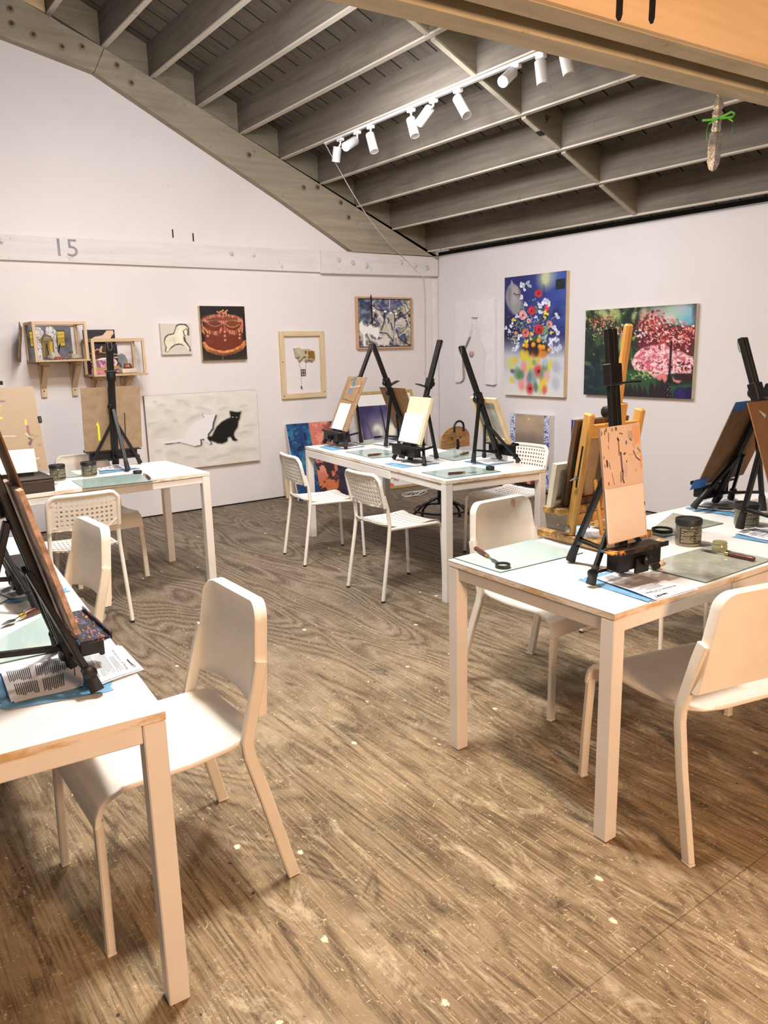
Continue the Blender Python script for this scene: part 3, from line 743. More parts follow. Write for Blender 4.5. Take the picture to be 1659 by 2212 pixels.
# -- black cat and its white cut-out on snow
def cat_pic():
    q = [(80, 140), (1500, 80), (1557, 1000), (130, 1105)]
    p = Pic(260, 170, (228, 224, 216), q)
    n = fbm(170, 260, 8, 21, 4, 1.7); p.put(np.clip((n-.5)*3, 0, 1)*.35, (192, 186, 180)); p.put(np.clip((.46-n)*4, 0, 1)*.5, (240, 238, 232))
    n2 = fbm(170, 260, 5, 33, 3, 2); p.put(np.clip((n2-.55)*4, 0, 1)*.3*(p.X > .5), (218, 210, 176))
    r = random.Random(5)
    for x, y, a, b, rot in ((290, 265, 50, 26, 8), (210, 220, 32, 18, 10), (380, 350, 50, 36, 20), (460, 470, 26, 44, -20), (290, 590, 100, 50, -15), (170, 490, 60, 24, -10), (700, 430, 110, 40, -20), (820, 320, 90, 24, 20), (1080, 320, 60, 26, -10), (1330, 290, 60, 16, -8), (1400, 540, 70, 20, 0), (1340, 640, 90, 30, -6), (1240, 880, 110, 70, 0), (420, 890, 80, 50, 12), (540, 220, 60, 22, 20), (1000, 940, 120, 30, -8), (1420, 870, 90, 40, 0), (640, 940, 90, 30, 0), (240, 840, 40, 26, 20), (620, 270, 40, 16, 30)):
        p.ell((x, y), a, b, (188, 182, 174), rot, .55, 1.1); p.ell((x+a*.15, y+b*.5), a*.85, b*.6, (232, 228, 220), rot, .6, 1.1)
    white = [(800, 372), (880, 385), (970, 385), (958, 420), (930, 500), (925, 560), (862, 640), (870, 700), (905, 762), (880, 760), (840, 730), (815, 692), (765, 700), (770, 745), (770, 770), (690, 785), (620, 760), (500, 725), (310, 742), (290, 715), (480, 685), (560, 670), (590, 620), (640, 540), (720, 470), (815, 425)]
    sh = [(x+16, y+8) for x, y in white]
    p.poly([(x+26, y+14) for x, y in white], (150, 152, 140), .55, .012); p.poly(sh, (38, 40, 36), 1, .003); p.poly(white, (236, 235, 236), 1)
    p.line([(800, 372), (818, 425)], 8, (110, 108, 104))
    catp = [(1148, 344), (1185, 352), (1240, 362), (1275, 364), (1307, 345), (1288, 400), (1278, 450), (1262, 480), (1256, 550), (1215, 605), (1200, 650), (1220, 700), (1250, 720), (1240, 735), (1190, 728), (1165, 675), (1120, 685), (1118, 735), (1050, 762), (990, 755), (940, 730), (880, 715), (860, 690), (862, 670), (920, 665), (945, 610), (985, 540), (1050, 480), (1110, 450), (1160, 430), (1158, 390)]
    p.poly([(x+10, y+10) for x, y in catp], (120, 116, 90), .5, .01); p.poly(catp, (10, 10, 12), 1, .002)
    p.ell((1190, 425), 15, 6, (214, 214, 206), 15); p.ell((1243, 428), 13, 6, (214, 214, 206), -12); p.ell((1194, 428), 5, 6, (20, 20, 20)); p.ell((1241, 431), 5, 6, (20, 20, 20)); return p
hang('cat_painting', 'wide pale snow canvas with a black cat and its white cut-out shape', face_L((313.5, 853.6), (553.2, 843.5), (562.6, 999), (322, 1016), .04), .04, 'L', cat_pic(), wood('dark_stretcher', (150, 122, 96), (120, 92, 70), 0, 20))
# -- open wooden frame with a clay cat relief
def relief_frame():
    a, b, z0, z1 = face_L((603.5, 715.5), (700.5, 715.5), (704.2, 857.6), (610.8, 861.5), .03)
    t = empty('hanging_wood_frame', 'open pale wooden frame hung on the wall around a clay cat', 'frame', ((a+b)/2, YW-.002, z0)); w, h = b-a, z1-z0; k = .048
    MB().box((-w/2+k/2, -.015, h/2), (k, .03, h), bev=.002).build('side_bar', PINE, t); MB().box((w/2-k/2, -.015, h/2), (k, .03, h), bev=.002).build('side_bar', PINE, t)
    MB().box((0, -.015, k/2), (w-2*k, .029, k), bev=.002).build('cross_bar', PINEX, t); MB().box((0, -.015, h-k/2), (w-2*k, .029, k), bev=.002).build('cross_bar', PINEX, t)
    sc = plain('screw', (120, 96, 60), .4, .5)
    for x, z in ((-w/2+.02, .03), (w/2-.02, .05), (-w/2+.02, h*.55)): MB().lathe([(.007, 0), (.004, .003)], 10, (x, -.03, z), Matrix.Rotation(R(90), 3, 'X')).build('screw', sc, t)
    S = lambda x, y: on(590+x/5.184, 630+y/5.184, 1, YW-.012)
    c = S(350, 700); t = empty('clay_cat', 'glazed clay cat relief with gold square inside the open frame', 'relief', (c.x, YW-.002, c.z))
    out = [(228, 632), (240, 640), (268, 634), (290, 624), (298, 648), (330, 645), (390, 640), (440, 660), (465, 700), (468, 740), (445, 775), (430, 785), (412, 775), (380, 775), (360, 788), (350, 775), (370, 745), (330, 720), (300, 770), (285, 782), (276, 765), (290, 725), (270, 728), (262, 742), (250, 738), (244, 700), (236, 670)]
    clay = plain('cream_clay', (196, 184, 158), .35, var=.08, scale=40)
    pts = [(S(*q).x-c.x, S(*q).z-c.z) for q in out]; mx = sum(p[0] for p in pts)/len(pts); mz = sum(p[1] for p in pts)/len(pts)
    mb = MB(); n = len(pts); vs = []
    for g, d in ((1, 0), (1, .016), (.9, .03), (.6, .038)): vs += [(mx+(x-mx)*g, -d, mz+(z-mz)*g) for x, z in pts]
    fs = [(i*n+j, i*n+(j+1) % n, (i+1)*n+(j+1) % n, (i+1)*n+j) for i in range(3) for j in range(n)]+[tuple(range(3*n, 4*n))]
    mb.add(vs, fs).build('body', clay, t, smooth=60)
    gold = plain('gold_leaf', (206, 164, 70), .28, .8, c2=(120, 84, 30), scale=80)
    g = S(410, 705); MB().grid(8, 8, lambda u, v: (g.x-c.x+(u-.5)*.075, -.041-.004*math.sin(9*u)*math.cos(8*v), g.z-c.z+(v-.5)*.07)).build('gold_square', gold, t, smooth=60)
    g = S(348, 680); MB().grid(6, 6, lambda u, v: (g.x-c.x+(u-.5)*.026, -.040, g.z-c.z+(v-.5)*.032)).build('gold_square', gold, t)
    ey = MB()
    for q in ((248, 652), (272, 650)): g = S(*q); ey.lathe([(.004, 0), (.002, .003)], 8, (g.x-c.x, -.026, g.z-c.z), Matrix.Rotation(R(90), 3, 'X'))
    ey.build('eyes', ABLK, t)
    s = S(340, 905); t2 = empty('window_charm', 'tiny brown window charm hung on threads below the clay cat', 'charm', (s.x, YW-.002, s.z))
    bw = plain('brown_charm', (112, 84, 60), .5); mb = MB()
    for x0, x1, z0, z1 in ((-.026, -.02, -.032, .032), (.02, .026, -.032, .032), (-.003, .003, -.032, .032), (-.026, .026, .026, .032), (-.026, .026, -.032, -.026), (-.026, .026, -.003, .003)):
        mb.box(((x0+x1)/2, -.006, (z0+z1)/2), (x1-x0, .01, z1-z0))
    mb.build('charm_frame', bw, t2)
    thr = plain('thread', (120, 112, 104), .8)
    P = lambda x, y: (S(x, y).x-s.x, -.008, S(x, y).z-s.z)
    MB().tube([P(290, 780), P(312, 872)], .0012, 5).tube([P(372, 780), P(366, 872)], .0012, 5).tube([P(316, 940), P(318, 1060)], .0012, 5).build('threads', thr, t2)
    MB().tube([P(318, 1058), P(320, 1080), P(330, 1092)], [.006, .006, .003], 8).build('hook', ABLK, t2)
relief_frame()
# -- blue drapery painting in a thin wood frame
def silk_pic():
    q = [(957, 75), (1552, 78), (1557, 612), (970, 625)]
    W_, H_ = 190, 170; p = Pic(W_, H_, (168, 158, 142), q)
    nx = fbm(H_, W_, 3, 61); ny = fbm(H_, W_, 3, 71)
    k = np.sin((p.X*5+nx*9+p.Y*2)*2.2)+np.sin((p.Y*4-p.X*5+ny*8)*2.4)
    p.put(np.clip(k*.6, 0, 1)*.8, (226, 220, 208)); p.put(np.clip(-k*.7-.2, 0, 1)*.85, (58, 72, 128))
    k2 = np.sin((p.X*7-p.Y*3+nx*12)*2.4); p.put(np.clip((k2-.7)*3, 0, 1)*.9, (24, 26, 44)); p.put(np.clip((-k2-.75)*4, 0, 1)*.8, (244, 240, 230))
    p.poly([(957, 75), (1100, 75), (1110, 330), (1060, 360), (970, 330)], (44, 56, 84), .8, .03)
    p.put(np.clip((fbm(H_, W_, 12, 81)-.5)*5, 0, 1)*(p.X < .24)*(p.Y < .5)*.7, (150, 164, 190))
    p.poly([(1120, 80), (1200, 180), (1340, 215), (1560, 78)], (52, 66, 120), .55, .04)
    p.poly([(970, 350), (1000, 320), (1015, 380), (1060, 400), (1100, 360), (1130, 400), (1190, 400), (1200, 450), (1170, 560), (1140, 500), (1060, 470), (1030, 490), (1040, 625), (1015, 625), (1010, 480), (970, 440)], (246, 246, 246), 1, .004, .03)
    p.poly([(1160, 560), (1250, 500), (1330, 540), (1300, 610), (1180, 600)], (232, 228, 224), .9, .01, .05)
    p.poly([(1270, 260), (1330, 215), (1370, 260), (1370, 420), (1360, 560), (1220, 440), (1270, 340)], (206, 200, 184), .85, .01)
    for pts in ([(1110, 140), (1180, 195), (1270, 215), (1370, 225)], [(1260, 250), (1250, 340), (1220, 430)], [(1372, 230), (1375, 400), (1360, 560)], [(1290, 290), (1310, 320), (1295, 350)], [(1330, 350), (1350, 430)], [(1200, 460), (1280, 470), (1345, 545)], [(1385, 300), (1500, 250), (1556, 200)], [(1390, 420), (1420, 520), (1520, 590)]):
        p.line(pts, 16, (28, 32, 64), .9)
    for pts in ([(1320, 80), (1310, 180)], [(1390, 330), (1370, 480), (1365, 600)], [(1400, 330), (1520, 300)], [(1270, 300), (1330, 480)]): p.line(pts, 13, (240, 236, 226), .9)
    for x, y in ((1135, 205), (1390, 240), (1265, 215), (1330, 230)): p.ell((x, y), 18, 12, (248, 248, 246))
    return p
def silk():
    a, b, z0, z1 = face_L((770.4, 641.6), (890.9, 642), (891.3, 751.5), (773.3, 754.4), .045); w, h = b-a, z1-z0
    t = empty('drapery_painting', 'framed painting of crumpled blue and grey drapery near the corner', 'painting', ((a+b)/2, YW-.003, z0))
    fw = wood('pinkish_frame', (206, 166, 130), (184, 142, 106), 2, 30); k = .018
    mb = MB()
    for c, d in (((-w/2+k/2, -.022, h/2), (k, .044, h)), ((w/2-k/2, -.022, h/2), (k, .044, h)), ((0, -.022, k/2), (w-2*k, .044, k)), ((0, -.022, h-k/2), (w-2*k, .044, k))): mb.box(c, d, bev=.002)
    mb.build('frame', fw, t)
    MB().box((0, -.015, h/2), (w-2*k, .02, h-2*k)).build('backing', ABLK, t); g = k+.008
    silk_pic().mesh('painted_canvas', lambda u, v: (-w/2+g+u*(w-2*g), -.034, h-g-v*(h-2*g)), t)
    mb = MB(); S = lambda x, y: on(590+x/5.184, 630+y/5.184, 1, YW-.055)
    for i in range(17):
        f = i/16; q = S(1095+f*14, 52+f*300); r_ = .009
        mb.tube([(q.x+r_*math.cos(R(a_))*(1 if i % 2 else .3), q.y+r_*math.cos(R(a_))*(.3 if i % 2 else 1), q.z+.014*math.sin(R(a_))) for a_ in range(0, 361, 45)], .0035, 6)
    mb.build('metal_chain', BLKM, smooth=60); o = bpy.data.objects['metal_chain']; tag(o, 'black metal chain hanging down over the blue drapery painting', 'chain')
silk()
# -- white cut-out relief on the right wall
def relief_R():
    Q = lambda x, y: on(960+x/5.82, 630+y/5.82, 0, XW-.03)
    out = [(137, 140), (638, 95), (640, 1165), (620, 1175), (515, 1160), (510, 1120), (515, 900), (538, 785), (505, 715), (465, 620), (435, 480), (422, 320), (380, 325), (338, 318), (345, 400), (335, 480), (312, 570), (280, 650), (250, 720), (228, 860), (237, 1080), (225, 1120), (195, 1138), (137, 1138)]
    t = empty('white_relief', 'white cut-out relief panel with two rounded legs, by the corner of the right wall', 'relief', (XW-.002, 5.1, 0), R(-90))
    pts = [(-(Q(*q).y-5.1), Q(*q).z) for q in out]
    o = MB().prism(pts, 0, -.036, lambda u, v, d: (u, d, v)).build('hanging_panel', [plain('white_relief_paint', (236, 233, 236), .6, var=.02), plain('shaded_cut_edge', (176, 160, 148), .8)], t)  # second, darker colour paints the shadow line on the inner cut edges
    for p_ in o.data.polygons:
        if abs(p_.normal.y) < .5: p_.material_index = 1 if p_.center.z < 1.62 and min(q_[0] for q_ in pts)+.05 < p_.center.x < max(q_[0] for q_ in pts)-.02 else 0
    k = on(960+333/5.82, 630+785/5.82, 0, XW-.02)
    o = MB().lathe([(.0, .0), (.012, 0), (.03, .006), (.032, .018), (.02, .026), (0, .028)], 20, (0, 0, 0), Matrix.Rotation(R(-90), 3, 'Y')).build('wall_knob', plain('pink_brown_knob', (196, 168, 156), .5), smooth=40, loc=(XW-.001, k.y, k.z)); tag(o, 'small pinkish knob on the wall inside the white relief opening', 'knob')
relief_R()
# -- big flower painting
def flower_pic():
    q = [(163, 215), (1155, 118), (1085, 2125), (125, 2060)]
    Wd, Hd = 200, 330; p = Pic(Wd, Hd, (30, 38, 110), q); X, Y = p.X, p.Y
    p.put(np.clip((X-.25)*1.1, 0, 1)*(1-np.clip((Y-.5)*4, 0, 1)), (62, 92, 178)); p.put(np.clip(.55-X*1.2-Y*.3, 0, 1)*.8, (28, 26, 96))
    p.put(np.clip((Y-.2)*3, 0, 1)*np.clip(1-X*3.5, 0, 1), (24, 20, 44)); p.put(np.clip((Y-.35)*5, 0, 1)*np.clip((X-.55)*3, 0, 1)*.8, (22, 22, 74))
    fade = np.clip((Y-.52+.06*fbm(Hd, Wd, 4, 2))*5.5, 0, 1); p.put(fade, (206, 210, 222)); p.put(np.clip((Y-.75)*4, 0, 1), (232, 230, 222))
    p.put(np.clip((fbm(Hd, Wd, 6, 12)-.52)*5, 0, 1)*fade*.35, (166, 178, 194))
    p.poly([(620, 220), (760, 170), (1000, 135), (1000, 200), (760, 215)], (120, 134, 172), .6, .04)
    p.ell((820, 240), 110, 120, (206, 210, 150), 0, .75, 1.3); p.ell((820, 220), 60, 90, (224, 226, 160), 0, .8, .8); p.ell((900, 200), 130, 110, (150, 170, 190), 0, .35, 1.4)
    p.line([(790, 330), (795, 520)], 9, (30, 30, 60))
    # grey horse
    h = [(270, 255), (300, 310), (355, 345), (400, 400), (410, 450), (395, 520), (440, 620), (480, 740), (300, 800), (270, 740), (230, 680), (185, 620), (170, 520), (180, 440), (215, 360), (255, 320)]
    p.poly(h, (146, 144, 150), 1, .004, .01); p.poly([(300, 330), (350, 370), (395, 430), (385, 520), (330, 640), (290, 720), (270, 560), (280, 430)], (180, 178, 178), .7, .03); p.poly([(200, 400), (250, 340), (262, 460), (240, 600), (280, 740), (200, 640), (178, 520)], (112, 110, 124), .7, .012)
    p.poly([(400, 400), (440, 520), (470, 640), (480, 740), (400, 760), (420, 600), (385, 520)], (120, 118, 128), .8, .012); p.line([(305, 462), (335, 482), (365, 488), (392, 478)], 16, (40, 38, 52)); p.line([(320, 500), (360, 525), (395, 520)], 9, (100, 98, 110)); p.poly([(262, 330), (272, 252), (300, 318)], (170, 168, 170)); p.poly([(272, 318), (276, 275), (290, 312)], (90, 88, 100)); p.line([(275, 260), (285, 320)], 12, (190, 188, 190)); p.line([(380, 400), (405, 470), (370, 540)], 12, (110, 108, 118))
    for k in range(9): p.line([(230-k*4, 380+k*38), (190+k*6, 520+k*30), (240+k*8, 660+k*18)], 7, (190, 188, 192) if k % 2 else (120, 118, 128), .7)
    p.ell((530, 300), 40, 24, (176, 190, 186), -30, .9); p.ell((560, 350), 40, 22, (176, 190, 176), 20, .9)
    p.poly([(985, 258), (1130, 237), (1125, 405), (980, 412)], (14, 30, 28)); p.line([(1000, 290), (1080, 330), (1110, 260)], 7, (44, 74, 60)); p.line([(1000, 380), (1060, 330)], 6, (40, 66, 52))
    p.ell((1010, 640), 110, 50, (40, 62, 140), 0, .8, .6); p.poly([(860, 760), (1000, 700), (1100, 720), (1090, 830), (900, 860)], (24, 30, 92), .8, .02); p.ell((900, 740), 30, 90, (60, 84, 150), 20, .6, .6); p.ell((1070, 740), 40, 50, (56, 80, 150), 0, .6, .6)
    r = random.Random(9)
    def leafy(n, cx, cy, sx, sy, cols, a, b):
        for _ in range(n): p.ell((r.gauss(cx, sx), r.gauss(cy, sy)), r.uniform(a*.5, a), r.uniform(b*.4, b), r.choice(cols), r.uniform(0, 180), .95, .1)
    def rose(x, y, s, c, al=1.0, soft=.15):
        c = np.array(c); 
        for k in range(7):
            a = k*2*PI/7; p.ell((x+s*.5*math.cos(a), y+s*.55*math.sin(a)), s*.55, s*.5, c*(r.uniform(.8, 1.08)), r.uniform(0, 90), al, soft)
        for k in range(5): p.ell((x+r.gauss(0, s*.25), y+r.gauss(0, s*.25)), s*.35, s*.18, c*r.uniform(.55, 1.15), r.uniform(0, 180), al*.8, soft)
        p.ell((x, y), s*.22, s*.22, c*.35, 0, al, .3)
    def sweet(x, y, s, c=(222, 226, 246)):
        c = np.array(c)
        for k in range(4): p.ell((x+r.gauss(0, s*.35), y+r.gauss(0, s*.4)), s*.62, s*.45, np.minimum(255, c*r.uniform(.86, 1.08)), r.uniform(0, 180), 1, .12)
        p.ell((x, y), s*.3, s*.16, c*.74, r.uniform(0, 180), .8, .3)
    p.ell((640, 1340), 220, 110, (22, 18, 24), 0, .85, .5)
    leafy(90, 640, 1000, 190, 150, [(52, 76, 48), (78, 104, 66), (24, 34, 28), (122, 142, 112), (160, 176, 150), (30, 44, 40)], 34, 16)
    leafy(60, 640, 720, 90, 110, [(150, 160, 190), (190, 200, 220), (60, 70, 110), (80, 100, 70)], 22, 12); leafy(40, 620, 930, 40, 70, [(70, 74, 140), (104, 108, 176), (150, 150, 200)], 20, 14)
    leafy(50, 420, 960, 60, 60, [(130, 150, 120), (170, 184, 156), (84, 104, 76)], 18, 10); leafy(45, 300, 1170, 40, 60, [(206, 208, 176), (170, 176, 140), (226, 226, 200)], 14, 9)
    leafy(24, 780, 1180, 40, 40, [(140, 164, 156), (190, 206, 200), (84, 110, 100)], 30, 14)
    rose(700, 470, 58, (206, 52, 66)); rose(590, 740, 62, (214, 52, 66)); rose(700, 1040, 74, (204, 44, 62)); rose(445, 810, 66, (236, 168, 172)); rose(485, 1090, 62, (238, 128, 118)); rose(540, 900, 36, (226, 190, 176)); p.ell((835, 700), 38, 46, (224, 62, 66)); p.ell((840, 685), 18, 20, (240, 110, 104), 0, .7, .6); rose(870, 960, 52, (232, 160, 158))
    for x, y, s in ((455, 340, 44), (470, 410, 30), (430, 530, 40), (495, 635, 38), (350, 820, 30), (260, 960, 36), (175, 1000, 34), (225, 1065, 30), (390, 1150, 40), (370, 1280, 44), (305, 1350, 46), (800, 590, 50), (840, 620, 40), (720, 660, 44), (735, 760, 40), (1020, 850, 40), (975, 790, 22), (940, 1010, 48), (1000, 1090, 40), (900, 1200, 46), (975, 1210, 40), (895, 1290, 52), (940, 1370, 48), (1040, 1330, 52), (1010, 1380, 34), (860, 660, 30), (660, 840, 26)): sweet(x, y, s)
    for x, y, s in ((290, 880, 36), (800, 760, 34), (830, 790, 34), (800, 850, 28), (900, 1095, 30), (580, 1100, 34), (575, 1190, 30), (480, 1220, 36), (450, 1280, 30)): leafy(6, x, y, s*.4, s*.4, [(240, 214, 40), (226, 190, 30), (250, 232, 90)], s*.8, s*.4)
    for x, y, s in ((500, 1290, 34), (610, 1280, 36), (695, 1210, 34), (715, 1320, 40), (770, 1320, 32), (860, 1365, 24), (330, 1090, 22)): p.ell((x, y), s, s*1.05, (236, 150, 34), 0, 1, .15); p.ell((x-6, y-8), s*.4, s*.4, (250, 196, 90), 0, .7, .8)
    p.line([(970, 1140), (1020, 1200), (1020, 1320)], 9, (200, 208, 226)); p.line([(900, 880), (1000, 820)], 8, (200, 210, 224)); p.ell((815, 1050), 28, 70, (120, 156, 112), 25, 1, .15); p.ell((640, 1180), 30, 60, (58, 96, 48), 40, 1, .15)
    # soft mirrored bouquet
    a0 = p.a.copy(); p2 = p
    for x, y, s, sy, c in ((430, 1420, 40, 60, (232, 200, 50)), (500, 1420, 40, 50, (222, 170, 60)), (610, 1440, 38, 50, (232, 150, 50)), (715, 1420, 44, 60, (232, 150, 44)), (780, 1430, 40, 56, (220, 130, 44)), (470, 1480, 60, 60, (224, 206, 60)), (560, 1530, 40, 70, (216, 206, 70)), (685, 1520, 34, 44, (228, 190, 80)), (250, 1560, 90, 100, (206, 208, 130)), (320, 1520, 40, 50, (226, 190, 90)), (455, 1640, 50, 90, (232, 150, 136)), (550, 1640, 46, 70, (216, 212, 70)), (620, 1560, 34, 40, (140, 164, 90)), (680, 1700, 74, 84, (214, 70, 56)), (800, 1660, 50, 100, (110, 146, 110)), (870, 1610, 30, 90, (226, 206, 70)), (350, 1720, 60, 80, (110, 150, 120)), (400, 1760, 60, 70, (84, 130, 84)), (270, 1690, 40, 30, (110, 90, 110)), (255, 1830, 36, 44, (232, 206, 60)), (410, 1910, 54, 80, (236, 150, 140)), (545, 1970, 58, 80, (206, 58, 56)), (490, 1820, 34, 60, (226, 170, 160)), (600, 1800, 50, 110, (140, 166, 156)), (740, 1780, 40, 90, (120, 150, 120)), (820, 1780, 50, 80, (230, 180, 176)), (760, 1900, 50, 80, (236, 204, 50)), (780, 2000, 40, 60, (222, 110, 80)), (700, 1990, 30, 70, (206, 212, 120)), (540, 1790, 40, 90, (110, 130, 150)), (640, 1950, 34, 70, (90, 130, 104)), (800, 1560, 40, 60, (180, 196, 210)), (970, 1640, 60, 80, (176, 186, 200)), (960, 1900, 60, 90, (186, 196, 210))):
        p.ell((x, y), s, sy, c, r.uniform(-20, 20), .92, .8)
    for x, y, s in ((690, 1700, 22), (548, 1975, 20), (640, 1380, 60)): p.ell((x, y), s, s, (50, 24, 28), 0, .8, .8)
    return p
hang('flower_painting', 'tall canvas of a bright flower bouquet and its reflection under a blue sky', face_R((1092, 599), (1225.3, 585.2), (1216.5, 859.3), (1087.2, 851.7), .05), .05, 'R', flower_pic(), PINE)
# -- pink garden
def garden_pic():
    q = [(88, 210), (1555, 78), (1520, 1355), (75, 1318)]
    Wd, Hd = 270, 225; p = Pic(Wd, Hd, (26, 46, 36), q); X, Y = p.X, p.Y
    n1 = fbm(Hd, Wd, 14, 4, 4, .6); n2 = fbm(Hd, Wd, 20, 14); n3 = fbm(Hd, Wd, 9, 24, 3)
    p.put(np.clip((n1-.5)*4, 0, 1)*.7*(Y < .6), (72, 104, 52)); p.put(np.clip((n2-.58)*8, 0, 1)*.8*(X < .5)*(Y < .65), (176, 196, 96)); p.put(np.clip((.44-n1)*5, 0, 1)*.9, (12, 24, 26))
    p.put(np.clip((Y-.5)*4, 0, 1)*(1-np.clip((X-.3)*6, 0, 1))*.75, (22, 40, 56)); p.put(np.clip((n2-.6)*9, 0, 1)*.5*(X < .35)*(Y > .5), (52, 92, 80))
    for x, y, a, b in ((300, 230, 70, 50), (430, 230, 30, 90), (500, 240, 46, 90), (350, 280, 50, 50), (720, 270, 30, 60), (850, 220, 50, 70), (560, 620, 30, 120), (620, 560, 26, 120)): p.ell((x, y), a, b, (206, 206, 140), r_.uniform(-10, 10), .7, .9)
    p.ell((1100, 220), 240, 110, (196, 190, 186), 0, .8, .9); p.ell((1420, 240), 140, 160, (150, 200, 214), 0, .9, .8); p.ell((1250, 180), 110, 70, (168, 206, 170), 10, .7, .9); p.ell((1340, 140), 80, 46, (180, 176, 206), 0, .7, .9); p.ell((1190, 300), 90, 70, (220, 206, 204), 0, .8, .8); p.ell((1440, 310), 60, 50, (100, 170, 200), 0, .7, .9); p.ell((1530, 180), 30, 120, (60, 50, 80), 0, .6, .9)
    rr = random.Random(12)
    def specks(n, cx, cy, sx, sy, cols, s, al=.95):
        for _ in range(n): p.ell((rr.gauss(cx, sx), rr.gauss(cy, sy)), rr.uniform(.4, 1)*s, rr.uniform(.2, .6)*s, rr.choice(cols), rr.uniform(0, 180), al, .2)
    RED = [(196, 64, 60), (226, 120, 110), (240, 178, 164), (140, 30, 36), (90, 20, 30)]
    specks(70, 270, 350, 80, 45, [(196, 84, 66), (226, 150, 130), (120, 40, 34), (60, 40, 30)], 22); specks(50, 530, 470, 60, 60, [(206, 120, 90), (236, 190, 170), (110, 60, 44)], 18); specks(40, 280, 480, 70, 50, [(150, 100, 90), (60, 40, 40), (220, 190, 180)], 16)
    p.poly([(760, 640), (820, 480), (1000, 420), (1540, 380), (1535, 760), (1100, 700), (820, 700)], (110, 28, 40), .9, .01, .06)
    specks(110, 970, 350, 90, 70, RED, 30); specks(190, 1260, 520, 190, 90, RED+[(70, 10, 22), (250, 214, 206)], 30); specks(60, 870, 560, 70, 60, [(232, 196, 206), (120, 50, 70), (60, 20, 40)], 24)
    specks(260, 1240, 500, 200, 95, RED+[(80, 14, 26), (246, 206, 198), (206, 80, 84)], 15); specks(120, 960, 360, 100, 70, RED, 14); specks(90, 330, 380, 140, 80, [(206, 110, 92), (240, 190, 170), (70, 40, 34), (196, 206, 130)], 11)
    p.poly([(700, 880), (740, 770), (840, 690), (1000, 640), (1130, 620), (1250, 700), (1380, 720), (1530, 780), (1528, 1010), (1400, 1010), (1260, 1010), (1100, 1030), (1040, 1080), (900, 1010), (740, 970)], (238, 176, 186), 1, .006, .04)
    inpk = ((p.a[..., 0] > .85) & (p.a[..., 1] < .78) & (p.a[..., 1] > .6) & (Y > .4)).astype(float)
    k = np.abs(np.sin(18*n3+6*n2+X*9)); p.put((k < .22)*inpk*.8, (176, 60, 84)); p.put((k > .82)*inpk*.8, (252, 226, 228)); p.put((n2 > .62)*inpk*.8, (206, 84, 100)); p.put((n2 < .36)*inpk*.7, (120, 24, 48))
    for a in range(6): p.line([(1000+22*a*math.cos(t)-60, 870+17*a*math.sin(t)) for t in np.linspace(2.2, 5.0, 9)], 8, (168, 50, 76), .6)
    specks(60, 1420, 900, 70, 50, [(120, 24, 40), (90, 14, 30), (250, 220, 224)], 26); specks(40, 1110, 900, 50, 60, [(150, 36, 60), (250, 224, 226)], 20)
    p.poly([(560, 990), (720, 970), (900, 1030), (1050, 1090), (1100, 1180), (1528, 1150), (1525, 1340), (560, 1330)], (44, 82, 52), 1, .01, .04); specks(70, 860, 1040, 130, 30, [(150, 176, 100), (196, 206, 130), (70, 110, 60)], 18)
    p.poly([(640, 1300), (560, 1100), (470, 1180), (300, 1150), (280, 1310)], (26, 56, 44), .8, .02)
    p.poly([(1040, 1040), (1180, 1020), (1190, 1100), (1150, 1150), (1140, 1250), (1110, 1140), (1060, 1090)], (226, 130, 130), 1, .004); p.poly([(1250, 1040), (1290, 1100), (1390, 1110), (1340, 1145), (1270, 1120)], (232, 140, 140), 1, .004); p.poly([(1290, 1020), (1500, 1020), (1520, 1130), (1420, 1100), (1340, 1090)], (60, 14, 24), .9, .01)
    for x0, x1, yt in ((610, 680, 1160), (660, 740, 1150), (730, 800, 1170), (790, 860, 1150), (860, 930, 1180), (940, 1040, 1130), (1030, 1090, 1110), (1080, 1180, 1080)): p.poly([(x0, 1340), (x0+10, yt+60), ((x0*2+x1)/3, yt), (x1-10, yt+90), (x1+20, 1345)], (38, 26, 34), 1, .003)
    p.ell((1380, 1280), 100, 80, (34, 28, 84), 0, 1, .2); p.ell((1490, 1280), 60, 90, (30, 24, 74), 0, 1, .2); 
    for a in range(4): p.line([(1380+20*a*math.cos(t), 1275+16*a*math.sin(t)) for t in np.linspace(0, 5, 9)], 6, (70, 62, 140), .7)
    p.line([(1230, 600), (1222, 900), (1212, 1110)], 36, (14, 10, 22)); p.line([(1212, 1110), (1190, 1330)], 60, (16, 12, 20)); p.line([(1215, 1180), (1240, 1340)], 40, (16, 12, 20)); specks(22, 1215, 1250, 16, 60, [(220, 220, 220), (90, 90, 100)], 7)
    return p
r_ = random.Random(2)
hang('garden_painting', 'wide dark green canvas with a mass of pink blossom on the right wall', face_R((1264.4, 673.4), (1503.4, 652.8), (1495.8, 859.7), (1262.2, 854.3), .045), .045, 'R', garden_pic(), plain('cream_edge', (216, 206, 180), .6, var=.04))
